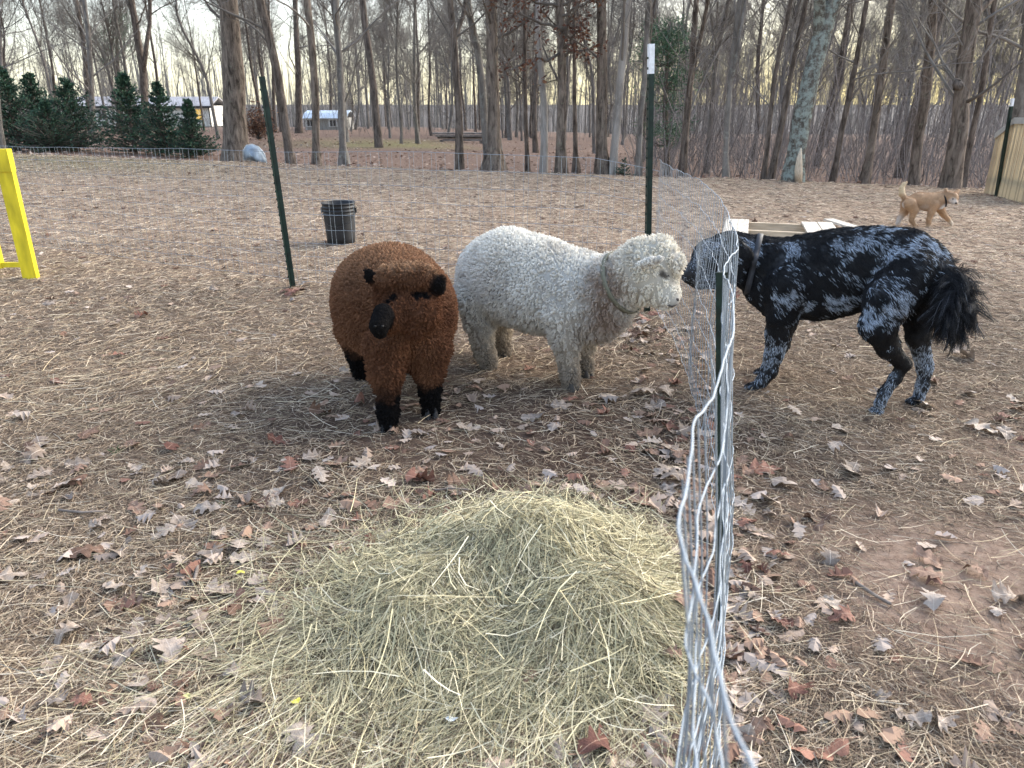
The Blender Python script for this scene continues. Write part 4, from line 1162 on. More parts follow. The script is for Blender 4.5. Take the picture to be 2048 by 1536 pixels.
# ------------------------------------------------------------------ white sheep
def white_sheep():
    r_ = np.random.default_rng(41)
    S = .011
    lat = np.array([.62, .78, 0.])
    torso = [J(982, 552, 3.58, 72, S), J(1015, 553, 3.53, 92, S), J(1080, 572, 3.44, 93, S), J(1150, 590, 3.33, 86, S), J(1188, 598, 3.26, 80, S)]
    pr = chain(torso, .05, lat, .92)
    neck = [J(1185, 585, 3.26, 66, S), J(1226, 572, 3.17, 60, S), J(1272, 550, 3.10, 55, S)]
    pr += chain(neck, .05)
    pr.append(seg(J(1195, 640, 3.22, 48, S), J(1215, 625, 3.18, 46, S), .05))          # brisket
    hd = lambda x, y, d, r: J(x, y, d, r, .010)
    pr.append(seg(hd(1285, 532, 3.08, 56), hd(1300, 548, 3.06, 58), .04))               # skull
    pr.append(seg(hd(1300, 560, 3.06, 54), hd(1330, 588, 3.00, 34), .035))              # face
    pr.append(seg(hd(1330, 588, 3.00, 32), hd(1344, 600, 2.97, 19), .02))               # muzzle
    pr.append(seg(hd(1318, 510, 3.05, 40), hd(1342, 527, 3.01, 30), .015))               # topknot
    pr.append(seg(hd(1290, 512, 3.07, 36), hd(1318, 508, 3.06, 34), .02))
    pr.append(seg(J(1318, 543, 2.935, 10), J(1352, 561, 2.935, 9), .012, cut=True))        # fold over the eye
    # ears
    pr.append(seg(J(1294, 541, 2.915, 6), J(1324, 531, 2.90, 6), .008, cut=True)); pr.append(seg(J(1282, 531, 2.915, 11), J(1304, 522, 2.885, 12), .005, (.3, .3, .9), .6)); pr.append(seg(J(1304, 522, 2.885, 12), J(1322, 516, 2.875, 7), .005, (.3, .3, .9), .6))
    # legs: near front, far front, near hind, far hind
    LEG = {}
    def leg(nm_, js):
        q = [J(*j) for j in js]; LEG[nm_] = q; pr.extend(chain(q, .025))
    leg('nf', [(1133, 625, 3.24, 48), (1134, 680, 3.22, 29), (1136, 712, 3.21, 18), (1139, 745, 3.205, 15), (1142, 768, 3.20, 14)])
    leg('ff', [(1172, 640, 3.38, 40), (1170, 690, 3.38, 18), (1170, 725, 3.38, 12), (1172, 746, 3.37, 12)])
    leg('nh', [(965, 600, 3.55, 58), (961, 640, 3.53, 30), (964, 680, 3.52, 19), (969, 705, 3.52, 16), (977, 724, 3.51, 15)])
    leg('fh', [(1000, 620, 3.72, 42), (1000, 660, 3.72, 20), (1003, 690, 3.72, 13), (1007, 702, 3.72, 13)])
    V, Q = sdf_mesh(pr, .0085, .03); Q = outward(V, Q)
    c0 = G(1075, 745)
    root = empty('sheep', (c0.x, c0.y, c0.z), 'white woolly sheep in profile touching noses with the black dog through the wire', 'sheep')
    N_ = vnormals(V, Q)
    nose = np.array(P(1352, 602, 2.96)); chest = np.array(P(1212, 585, 3.05)); chest2 = np.array(P(1215, 660, 3.12))
    front = G(1140, 775); hind = G(975, 735)
    def colour(p):
        gz = p[:, 2]
        base = np.array([.89, .855, .78])
        dirty = np.array([.47, .385, .29]); brown = np.array([.26, .155, .10])
        c = np.repeat(base[None], len(p), 0)
        nn = fbm(p * 7, 2); n2 = fbm(p * 22, 5)
        k = np.clip((nn - .5) * 1.6, 0, 1)[:, None] * .35; c = c * (1 - k) + np.array([.45, .43, .40]) * k
        low = np.clip(ss(.44, .14, gz) * 1.0 + (nn - .5) * .6, 0, 1)[:, None] * .8; c = c * (1 - low) + dirty * low
        leg_ = np.clip(ss(.17, .04, gz) + (n2 - .5) * 1.2, 0, 1)[:, None] * .8; c = c * (1 - leg_) + np.array([.22, .18, .14]) * leg_
        s = np.exp(-(np.linalg.norm((p - chest) * np.array([1, .7, .7]), axis=1) / .085) ** 2) * .75 + np.exp(-(np.linalg.norm(p - chest2, axis=1) / .11) ** 2) * .6
        s = np.clip(s * (.55 + n2), 0, .85)[:, None]; c = c * (1 - s) + brown * s
        hdw = ss(.62, .78, p @ np.array([1, 0, 0]) + .15)[:, None] if False else np.exp(-(np.linalg.norm(p - np.array(P(1305, 545, 3.06)), axis=1) / .17) ** 4)[:, None]
        c = c * (1 - .55 * hdw) + c * np.array([1.0, .93, .78]) * .55 * hdw
        e = (ss(.013, .006, sdist_(p, np.array(P(1326, 548, 2.95)), np.array(P(1347, 559, 2.945))) * .6))[:, None] * .9; c = c * (1 - e) + np.array([.05, .04, .035]) * e  # dark of the eye and shade of its fold, painted into the wool
        return np.clip(c, 0, 1)
    cv = colour(V) * .5  # body under the fleece coloured dark so the cracks look shaded
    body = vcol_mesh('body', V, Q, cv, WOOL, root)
    p, n = sample_surface(V, Q, 190000, r_)
    bare = np.linalg.norm(p - nose, axis=1) < .034
    p, n = p[~bare], n[~bare]
    L = np.full(len(p), .0165)
    L[p[:, 2] < .2] = .014
    hdist = np.linalg.norm(p - np.array(P(1315, 555, 3.04)), axis=1); L[hdist < .16] = .014
    face = np.linalg.norm(p - np.array(P(1338, 592, 2.97)), axis=1); L[face < .09] = .008
    # the fleece parts in long cracks over shoulder and neck
    w = p + (np.stack([fbm(p * 14, 1), fbm(p * 14, 2), fbm(p * 14, 3)], 1) - .5) * .035
    fr = np.clip(.12 + 1.1 * ss(.0, .25, p[:, 0]) + .6 * ss(.45, .2, p[:, 2]), 0, 1)
    crack = cell_gaps(w, np.array([1, 1, .36]), .026, r_, .30) * fr * (p[:, 2] > .10)
    ear = sdist_(p, np.array(P(1282, 531, 2.915)), np.array(P(1322, 516, 2.88))); L = np.where(ear < .032, .004, L)
    fold = sdist_(p, np.array(P(1318, 543, 2.945)), np.array(P(1352, 561, 2.945))); L = np.where(fold < .022, .003, L)
    L = L * (1 - .8 * crack); p = p - n * (.017 * crack)[:, None]
    PT, own, m = locks(p, n, 8, L, .10, r_, .0028, (1, 1, .7), 5, .8)
    col = colour(p) * (1 - .25 * crack)[:, None] * (r_.uniform(.88, 1.1, m)[own] * r_.uniform(.9, 1.08, len(p)))[:, None]  # wool down in the cracks is painted darker, as shade
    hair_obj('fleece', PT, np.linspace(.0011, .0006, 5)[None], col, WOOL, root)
    # muzzle, nostrils, mouth
    DK = mat_basic('sheep_nose', (.07, .06, .055), .6, var=.4, scale=60)
    m = MB(); a, b_ = np.array(P(1352, 597, 2.945)), np.array(P(1357, 601, 2.955)); m.tube([a, (a + b_) / 2, b_], [.004, .0085, .003], 8); m.build('nostril', DK, root)
    m = MB(); m.tube([P(1335, 611, 2.935), P(1344, 613, 2.94), P(1354, 609, 2.95)], [.002, .0032, .002], 6); m.build('mouth', DK, root)
    m = MB(); c = np.array(P(1335, 552, 2.968)); V2, F2 = lathe([(0, -.008), (.006, -.005), (.008, 0), (.006, .005), (0, .008)], 12); m.add(V2 + c, F2); m.build('eye', EYE, root)
    # collar: a strap round the neck
    cen = np.array(P(1246, 562, 3.14)); axn = (np.array(P(1285, 545, 3.09)) - np.array(P(1200, 580, 3.22))); axn /= np.linalg.norm(axn)
    u = np.cross(axn, [0, 0, 1]); u /= np.linalg.norm(u); v = np.cross(u, axn)
    ring = []
    for t in np.linspace(0, 2 * math.pi, 49):
        dirv = math.cos(t) * u + math.sin(t) * v
        # cast out to the wool
        k = ((V - cen) @ dirv); w = np.linalg.norm((V - cen) - np.outer(k, dirv), axis=1)
        sel = (w < .02) & (k > 0); rr = k[sel].max() if sel.any() else .11
        ring.append(rr)
    ring = np.array(ring); ring = (ring + np.roll(ring[:-1], 1)[np.arange(49) % 48] + np.roll(ring[:-1], -1)[np.arange(49) % 48]) / 3; ring[-1] = ring[0]
    m = MB(); t = np.linspace(0, 2 * math.pi, 49); dirs = np.cos(t)[:, None] * u + np.sin(t)[:, None] * v
    q = [(cen + dirs * (ring + o_)[:, None] + axn * w_) for o_, w_ in ((.006, -.011), (.011, -.011), (.011, .011), (.006, .011))]
    VV = np.stack(q, 1).reshape(-1, 3); F = [[4*i+a_, 4*i+(a_+1) % 4, 4*(i+1)+(a_+1) % 4, 4*(i+1)+a_] for i in range(48) for a_ in range(4)]
    o = MB().add(VV, [np.array(F)]).build('collar', mat_basic('collar_strap', (.17, .165, .12), .7, var=.2, scale=60), root)
    for (x, y, dx) in ((1144, 780, (.7, -.7)), (1173, 756, (.7, -.7)), (981, 737, (.7, -.7)), (1008, 712, (.7, -.7))):
        hoof_pair(tuple(G(x, y)), dx, .036, HOOF, root)
white_sheep()

# ------------------------------------------------------------------ brown sheep
def brown_sheep():
    r_ = np.random.default_rng(43)
    S = .011; lat = np.array([.95, .3, 0])
    pr = chain([J(758, 588, 3.44, 93, S), J(783, 606, 3.26, 113, S), J(808, 622, 3.14, 102, S), J(824, 642, 3.04, 86, S)], .06)
    pr.append(seg(J(818, 676, 2.95, 64, S), J(826, 696, 2.93, 52, S), .05))
    pr += chain([J(818, 628, 2.92, 46, S), J(814, 612, 2.68, 42, S)], .015)
    h = lambda x, y, d, r: J(x, y, d, r, .007)
    pr.append(seg(h(800, 592, 2.59, 52), h(830, 604, 2.575, 52), .02))     # head wool
    pr.append(seg(h(776, 556, 2.535, 27), h(852, 558, 2.54, 29), .012))    # overhanging topknot
    pr.append(seg(h(796, 548, 2.58, 26), h(838, 548, 2.58, 26), .012))
    pr.append(seg(h(800, 622, 2.50, 38), h(776, 640, 2.455, 30), .015))    # face
    pr.append(seg(h(842, 628, 2.505, 42), h(832, 650, 2.50, 32), .015))    # cheek
    pr.append(seg(J(767, 628, 2.415, 21), J(758, 652, 2.38, 19), .010))    # muzzle
    pr.append(seg(J(757, 652, 2.38, 16), J(760, 664, 2.385, 14), .01))
    pr.append(seg(J(812, 594, 2.46, 9), J(862, 592, 2.475, 10), .010, cut=True)); pr.append(seg(J(820, 592, 2.45, 7), J(812, 622, 2.44, 6), .010, cut=True))
    pr.append(seg(J(790, 590, 2.45, 7), J(774, 602, 2.44, 7), .01, cut=True))
    ex = np.array([.2, 1, .2])
    pr += [seg(J(754, 566, 2.56, 13), J(741, 553, 2.55, 12), .008, ex, .55), seg(J(741, 553, 2.55, 12), J(731, 540, 2.55, 5), .008, ex, .55)]
    pr += [seg(J(868, 588, 2.54, 12), J(876, 572, 2.525, 15), .008, ex, .55), seg(J(876, 572, 2.525, 15), J(885, 556, 2.525, 8), .008, ex, .55)]
    pr += chain([J(772, 700, 2.82, 44), J(772, 745, 2.79, 30), J(775, 785, 2.775, 19), J(776, 820, 2.765, 17), J(776, 848, 2.755, 16)], .03)
    pr += chain([J(860, 700, 2.92, 42), J(858, 745, 2.91, 25), J(860, 785, 2.90, 17), J(862, 820, 2.895, 16)], .03)
    pr += chain([J(712, 660, 3.38, 40), J(718, 705, 3.38, 22), J(723, 735, 3.37, 16), J(726, 749, 3.365, 15)], .03)
    pr += chain([J(845, 660, 3.45, 40), J(838, 705, 3.45, 20), J(838, 735, 3.45, 15), J(838, 742, 3.45, 14)], .03)
    V, Q = sdf_mesh(pr, .0085, .03); Q = outward(V, Q)
    c0 = G(795, 810)
    root = empty('sheep', tuple(c0), 'stocky rust-brown sheep with black muzzle, ears and lower legs facing the camera', 'sheep')
    muz = np.array(P(762, 645, 2.405)); e1 = np.array(P(739, 550, 2.55)); e2 = np.array(P(877, 570, 2.525))
    tA, tB = np.array(P(774, 534, 2.55)), np.array(P(856, 536, 2.56))
    mA, mB_ = np.array(P(764, 622, 2.415)), np.array(P(760, 664, 2.375))
    def sdist(p, a, b_):
        ba = b_ - a; t = np.clip(((p - a) @ ba) / (ba @ ba), 0, 1); return np.linalg.norm(p - a - t[:, None] * ba, axis=1)
    def mdist(p): return sdist(p, mA, mB_) + .012 * ss(.02, -.02, (p - mA) @ ((mB_ - mA) / np.linalg.norm(mB_ - mA)))
    def colour(p):
        nn = fbm(p * 9, 4); n2 = fbm(p * 25, 6)
        a = np.array([.205, .098, .053]); b_ = np.array([.115, .053, .031]); tip = np.array([.40, .25, .15])
        k = np.clip(nn * 1.4 - .2, 0, 1)[:, None]; c = a * k + b_ * (1 - k)
        fc = (ss(2.78, 2.66, p[:, 1]) * (p[:, 2] > .25))[:, None]; c = c * (1 - .7 * fc) + c * np.array([.55, .5, .5]) * .7 * fc   # the face is darker
        fk = ss(2.95, 3.2, p[:, 1])[:, None] * .5; c = c * (1 - fk) + c * np.array([1.9, 2.0, 2.0]) * fk   # the flanks are paler
        t_ = np.clip(np.clip(ss(.40, .68, p[:, 2]) * ss(2.7, 3.2, p[:, 1]), 0, 1) * .55 + 1.7 * np.exp(-(sdist(p, tA, tB) / .042) ** 2) * n2, 0, .95)[:, None]
        c = c * (1 - t_) + tip * t_
        bl = np.clip(ss(.205, .115, p[:, 2] + (n2 - .5) * .10), 0, 1)
        bl = np.maximum(bl, ss(.049, .042, mdist(p)))
        bl = np.maximum(bl, np.exp(-(np.linalg.norm(p - e1, axis=1) / .034) ** 8)); bl = np.maximum(bl, np.exp(-(np.linalg.norm(p - e2, axis=1) / .044) ** 8))
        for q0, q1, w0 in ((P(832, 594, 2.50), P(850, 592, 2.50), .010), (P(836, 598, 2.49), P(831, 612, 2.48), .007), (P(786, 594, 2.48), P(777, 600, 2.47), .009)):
            bl = np.maximum(bl, ss(w0 * 1.5, w0 * .7, sdist(p, np.array(q0), np.array(q1)) * .6))  # eye creases: dark eyes plus the shade of the folds, painted in
        bl = bl[:, None]
        return c * (1 - bl) + np.array([.010, .009, .009]) * bl
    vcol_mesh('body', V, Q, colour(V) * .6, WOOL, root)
    p, n = sample_surface(V, Q, 190000, r_)
    dm = mdist(p)
    L = np.full(len(p), .0150); L[p[:, 2] < .17] = .011
    L[(p[:, 1] < 2.72) & (p[:, 2] > .3)] = .012
    L[dm < .07] = .007
    L[(np.linalg.norm(p - e1, axis=1) < .04) | (np.linalg.norm(p - e2, axis=1) < .045)] = .004
    L = np.where(dm < .047, .0012, L)
    w = p + (np.stack([fbm(p * 14, 1), fbm(p * 14, 2), fbm(p * 14, 3)], 1) - .5) * .03
    crack = cell_gaps(w, np.array([1, 1, .6]), .022, r_, .28) * np.clip(ss(2.85, 2.65, p[:, 1]) + ss(.45, .25, p[:, 2]), .15, 1) * (dm > .05)
    L = L * (1 - .7 * crack); p = p - n * (.005 * crack)[:, None]
    PT, own, m = locks(p, n, 8, L, .10, r_, .0025, (1, 1, .8), 5, .8)
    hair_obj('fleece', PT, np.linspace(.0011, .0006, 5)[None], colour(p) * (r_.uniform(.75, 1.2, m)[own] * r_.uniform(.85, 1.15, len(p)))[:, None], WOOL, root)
    SK = mat_basic('black_muzzle', (.016, .017, .021), .5, var=.35, scale=45, spec=.4)
    for x in (752, 763):
        m = MB(); m.tube([P(x, 651, 2.345), P(x + (2 if x > 758 else -2), 654, 2.343), P(x + (4 if x > 758 else -3), 651, 2.35)], [.003, .005, .002], 6); m.build('nostril', mat_basic('nostril', (.003, .003, .003), .7), root)
    m = MB(); m.tube([P(750, 663, 2.36), P(758, 666, 2.353), P(768, 665, 2.365)], [.0015, .0025, .0015], 6); m.build('mouth', mat_basic('mouth_line', (.003, .003, .003), .7), root)
    for x, y in ((838, 594), (783, 596)):
        m = MB(); V2, F2 = lathe([(0, -.010), (.007, -.006), (.010, 0), (.007, .006), (0, .010)], 12); m.add(V2 + np.array(P(x, y, 2.515)), F2); m.build('eye', mat_basic('dull_eye', (.006, .005, .004), .95, spec=0), root)
    HB = mat_basic('black_hoof', (.03, .03, .032), .6, var=.4, scale=40)
    for (x, y, dx) in ((776, 862, (-.1, -1)), (863, 834, (.15, -1)), (727, 758, (.1, -1)), (838, 752, (.1, -1))):
        hoof_pair(tuple(G(x, y)), dx, .036, HB, root)
brown_sheep()

# ------------------------------------------------------------------ spotted dog
def paw(pr, c, d, s, k=.012):
    """round paw with toes on the ground; c under the wrist, d forward"""
    d = np.array([d[0], d[1], 0.]); d /= np.linalg.norm(d); sd_ = np.array([-d[1], d[0], 0])
    c = np.array(c)
    pr.append(seg((c + np.array([0, 0, s * .62]), s * .55), (c + d * s * .9 + np.array([0, 0, s * .5]), s * .48), k))
    for j in (-1.5, -.5, .5, 1.5):
        o = c + sd_ * j * s * .34 + d * s * (1.25 - .13 * abs(j) ** 1.5)
        pr.append(seg((o + np.array([0, 0, s * .42]), s * .3), (o + d * s * .42 + np.array([0, 0, s * .30]), s * .24), .006))
def big_dog():
    r_ = np.random.default_rng(47)
    S = .005
    lat = np.array([.6, .8, 0.])
    pr = chain([J(1548, 545, 3.36, 64, S), J(1600, 556, 3.30, 80, S), J(1650, 552, 3.23, 83, S), J(1700, 540, 3.16, 80, S), J(1752, 525, 3.09, 66, S), J(1812, 524, 3.02, 60, S), J(1856, 534, 2.98, 46, S)], .04, lat, .74)
    pr += chain([J(1548, 538, 3.36, 56, S), J(1508, 526, 3.40, 52, S), J(1468, 514, 3.42, 47, S)], .035, lat, .85)
    pr.append(seg(J(1528, 575, 3.34, 40, S), J(1555, 600, 3.30, 40, S), .03))
    # head: skull, stop, muzzle, lips, nose
    pr.append(seg(J(1456, 512, 3.42, 46), J(1424, 516, 3.42, 40), .03))
    pr.append(seg(J(1424, 528, 3.41, 35), J(1396, 545, 3.40, 26), .02))
    pr.append(seg(J(1430, 548, 3.41, 31), J(1400, 558, 3.40, 21), .02))
    pr.append(seg(J(1399, 546, 3.40, 23), J(1380, 552, 3.395, 16), .012))
    pr.append(seg(J(1420, 502, 3.36, 12), J(1432, 500, 3.35, 12), .02))     # brow
    # ear hanging
    pr += [seg(J(1462, 482, 3.31, 15), J(1478, 512, 3.29, 23), .012, (.3, .95, 0), .45), seg(J(1478, 512, 3.29, 23), J(1472, 556, 3.295, 13), .012, (.3, .95, 0), .45)]
    # near fore
    pr += chain([J(1576, 570, 3.22, 46, S), J(1566, 625, 3.22, 32, S), J(1557, 665, 3.23, 26, S), J(1548, 710, 3.235, 19, S), J(1538, 742, 3.24, 17, S), J(1524, 762, 3.235, 15, S)], .02)
    pf = G(1516, 778); paw(pr, pf, (-.9, -.1), .034)
    # far fore
    pr += chain([J(1578, 590, 3.46, 38, S), J(1572, 640, 3.46, 24, S), J(1562, 690, 3.47, 17, S), J(1545, 725, 3.47, 13, S)], .02)
    pf2 = G(1532, 748); paw(pr, pf2, (-.9, .1), .032)
    # near hind
    pr += chain([J(1820, 545, 2.95, 56, S), J(1778, 600, 2.90, 47, S), J(1756, 650, 2.88, 35, S), J(1775, 695, 2.89, 22, S), J(1806, 728, 2.91, 16, S)], .025)
    pr += chain([J(1808, 730, 2.91, 14, S), J(1790, 757, 2.91, 13, S), J(1768, 788, 2.91, 13, S), J(1760, 806, 2.91, 13, S)], .015)
    ph = G(1759, 822); paw(pr, ph, (-.55, -.55), .034)
    # far hind
    pr += chain([J(1845, 560, 3.08, 46, S), J(1838, 625, 3.08, 34, S), J(1836, 675, 3.07, 23, S), J(1850, 735, 3.07, 16, S), J(1846, 770, 3.06, 13, S), J(1838, 792, 3.06, 13, S)], .02)
    ph2 = G(1836, 806); paw(pr, ph2, (-.8, -.3), .033)
    # tail core
    TL = [J(1868, 528, 2.93, 20), J(1893, 548, 2.87, 17), J(1910, 572, 2.82, 17), J(1914, 605, 2.79, 15), J(1905, 640, 2.78, 10)]
    pr += chain(TL, .02)
    V, Q = sdf_mesh(pr, .0072, .02); Q = outward(V, Q)
    c0 = (G(1516, 778) + G(1759, 822)) / 2
    root = empty('dog', tuple(c0), 'large black dog with blue-grey speckled patches and bushy tail at the wire', 'dog')
    # mottled markings: patches that have a place on the coat
    near = lambda x, y, d, r: (np.array(P(x, y, d)), r)
    roan = [near(1578, 500, 3.22, .085), near(1572, 545, 3.18, .06), near(1566, 590, 3.16, .085), near(1575, 640, 3.2, .06), near(1545, 700, 3.24, .12), near(1510, 765, 3.24, .1),
            near(1700, 500, 3.06, .10), near(1745, 485, 3.02, .12), near(1800, 500, 2.95, .11), near(1815, 545, 2.92, .10), near(1760, 545, 2.98, .08), near(1690, 560, 3.02, .11), near(1720, 600, 3.0, .10),
            near(1660, 610, 3.1, .09), near(1780, 600, 2.85, .12), near(1740, 640, 2.84, .09), near(1610, 618, 3.16, .06), near(1765, 800, 2.9, .09), near(1770, 760, 2.9, .06), near(1850, 730, 3.05, .14), near(1870, 510, 2.92, .07),
            near(1418, 503, 3.34, .13), near(1408, 560, 3.34, .11), near(1496, 500, 3.32, .06), near(1535, 742, 3.47, .1), near(1842, 780, 3.05, .12)]
    black = [near(1640, 540, 3.08, .11), near(1660, 575, 3.06, .05), near(1730, 520, 3.0, .045), near(1790, 545, 2.9, .05), near(1530, 560, 3.28, .10), near(1850, 560, 2.92, .08), near(1780, 690, 2.88, .10), near(1735, 605, 2.84, .03), near(1437, 535, 3.34, .03), near(1378, 553, 3.38, .035), near(1530, 610, 3.26, .06)]
    def mark(p):
        w = p + (np.stack([fbm(p * 11, 1), fbm(p * 11, 2), fbm(p * 11, 3)], 1) - .5) * .10
        m_ = np.zeros(len(p))
        for c, r in roan: m_ = np.maximum(m_, 1.15 - np.linalg.norm(w - c, axis=1) / r)
        for c, r in black: m_ = np.minimum(m_, (np.linalg.norm(w - c, axis=1) / r - .75) * 1.3)
        leg_ = ss(.36, .12, p[:, 2]) * .55
        m_ = np.maximum(m_, leg_ * (fbm(p * 9, 8) > .45) * (fbm(p * 9, 8)) * 1.3 * ((p[:, 0] < 1.45) | (p[:, 2] < .14)))
        return np.clip(m_ * 1.1 + .02 + (fbm(p * 20, 5) - .5) * 1.25, 0, 1)
    BLK = np.array([.0045, .0048, .006]); GRY = np.array([.36, .42, .50])
    mk = mark(V)[:, None]
    vcol_mesh('body', V, Q, BLK * (1 - mk * .5) + GRY * mk * .12, FUR, root)
    p, n = sample_surface(V, Q, 110000, r_)
    back = np.array([.80, -.60, 0.]); back /= np.linalg.norm(back)
    fl = back * .8 + np.array([0, 0, -.75]); fl = np.repeat(fl[None], len(p), 0)
    lowp = p[:, 2] < .33; fl[lowp] = np.array([.1, 0, -1.])
    fl = fl - (fl * n).sum(1, keepdims=True) * n; fl /= np.linalg.norm(fl, axis=1, keepdims=True) + 1e-9
    tc_ = np.array([t[0] for t in TL]); dt = np.min([np.linalg.norm(p - c, axis=1) for c in tc_[1:]], axis=0)
    L = np.full(len(p), .021); L[p[:, 2] < .33] = .011
    hd = np.linalg.norm(p - np.array(P(1410, 535, 3.4)), axis=1) < .14; L[hd] = .006
    cl = np.stack([vn(p * 55, 21), vn(p * 55, 22), vn(p * 55, 23)], 1) - .5
    ndir = (fl + n * .30 + cl * .75 + r_.normal(0, .12, p.shape)); ndir /= np.linalg.norm(ndir, axis=1, keepdims=True)
    t = np.linspace(0, 1, 4)
    PT = p[:, None] + ndir[:, None] * (L[:, None] * t)[..., None] - n[:, None] * (L[:, None] * .18 * t ** 2)[..., None]
    mk = mark(p)
    # ticking: single pale hairs gather into streaks along the lie of the coat
    tk = vn(np.stack([p[:, 0] * 90 + p[:, 1] * 60, p[:, 1] * 100, p[:, 2] * 120], 1), 9)
    tk2 = vn(np.stack([p[:, 0] * 40 + p[:, 1] * 30, p[:, 1] * 50, p[:, 2] * 58], 1), 15)
    s_ = .5 * tk + .5 * tk2
    white = s_ + r_.random(len(p)) * .5 < .22 + .70 * mk
    col = np.where(white[:, None], GRY * r_.uniform(.3, 1.45, (len(p), 1)), BLK * r_.uniform(.6, 2.2, (len(p), 1)))
    hair_obj('coat', PT, np.linspace(.0009, .0004, 4)[None], col, FUR, root)
    # bushy tail: long hair falling from the tail core
    nt_, ng = 15000, 420
    def tail_roots(n_):
        k = r_.random(n_) ** .8 * (len(tc_) - 1.001); i = k.astype(int); f = (k - i)[:, None]
        az = r_.normal(size=(n_, 3)); az /= np.linalg.norm(az, axis=1, keepdims=True)
        return tc_[i] * (1 - f) + tc_[i + 1] * f + az * .016, az, k
    q, az, k = tail_roots(ng)
    d = az * .95 + np.array([.0, -.25, .0]); d /= np.linalg.norm(d, axis=1, keepdims=True)
    m = 9; GP = np.zeros((ng, m, 3)); GP[:, 0] = q
    Lh = r_.uniform(.07, .165, ng) * np.where(k < 1.2, .5, 1); sw = r_.normal(0, .10, (ng, 3))
    for s in range(1, m):
        d = d + np.array([0.01, 0, -.36]) + sw + r_.normal(0, .03, (ng, 3)); d /= np.linalg.norm(d, axis=1, keepdims=True)
        GP[:, s] = GP[:, s - 1] + d * (Lh / (m - 1))[:, None]
    own = r_.integers(0, ng, nt_)
    tt = np.linspace(0, 1, m); off = r_.normal(0, .0085, (nt_, 3))
    TP = GP[own] + off[:, None] * (1 - .72 * tt)[None, :, None] + np.cumsum(r_.normal(0, .0009, (nt_, m, 3)), 1)
    ln = r_.uniform(.6, 1.05, nt_)[:, None, None]; TP = TP[:, :1] + (TP - TP[:, :1]) * ln
    tcol = np.where((r_.random(nt_) < .05)[:, None], np.array([.12, .13, .15]), BLK * r_.uniform(.8, 3.2, (nt_, 1)))
    hair_obj('tail_hair', TP, np.linspace(.00075, .0003, m)[None], tcol, FUR, root)
    # nose, eye, collar
    NB = mat_basic('wet_nose', (.008, .008, .009), .3, spec=.5)
    m = MB(); V2, F2 = lathe([(0, -.013), (.010, -.010), (.015, 0), (.011, .009), (0, .012)], 14); m.add(V2 + np.array(P(1374, 551, 3.39)), F2); m.build('nose', NB, root)
    m = MB(); V2, F2 = lathe([(0, -.010), (.007, -.007), (.010, 0), (.007, .007), (0, .010)], 12); m.add(V2 + np.array(P(1412, 518, 3.33)), F2); m.build('eye', EYE, root)
    m = MB(); m.tube([P(1383, 563, 3.36), P(1400, 566, 3.345), P(1420, 562, 3.335)], [.002, .003, .002], 6); m.build('mouth', NB, root)
    a = np.array(P(1509, 520, 3.40)); axn = np.array(P(1468, 512, 3.42)) - np.array(P(1548, 538, 3.36)); axn /= np.linalg.norm(axn)
    axn = axn + np.array([0, 0, -.15]); axn /= np.linalg.norm(axn)
    u = np.cross(axn, [0, 0, 1]); u /= np.linalg.norm(u); v = np.cross(u, axn)
    th = np.linspace(0, 2 * math.pi, 49); ring = []
    for t_ in th:
        dv = math.cos(t_) * u + math.sin(t_) * v; kk = (V - a) @ dv; w = np.linalg.norm((V - a) - np.outer(kk, dv), axis=1)
        sel = (w < .016) & (kk > 0) & (kk < .16); ring.append(kk[sel].max() if sel.any() else .09)
    ring = np.array(ring); ring[-1] = ring[0]; ring = (ring + np.roll(ring[:-1], 1)[np.arange(49) % 48] + np.roll(ring[:-1], -1)[np.arange(49) % 48]) / 3; ring[-1] = ring[0]
    dirs = np.cos(th)[:, None] * u + np.sin(th)[:, None] * v
    q = [(a + dirs * (ring + o_)[:, None] + axn * w_) for o_, w_ in ((.004, -.013), (.010, -.013), (.010, .013), (.004, .013))]
    VV = np.stack(q, 1).reshape(-1, 3); F = [[4*i+a_, 4*i+(a_+1) % 4, 4*(i+1)+(a_+1) % 4, 4*(i+1)+a_] for i in range(48) for a_ in range(4)]
    MB().add(VV, [np.array(F)]).build('collar', mat_basic('grey_collar', (.035, .037, .043), .6, var=.2, scale=60), root)
big_dog()

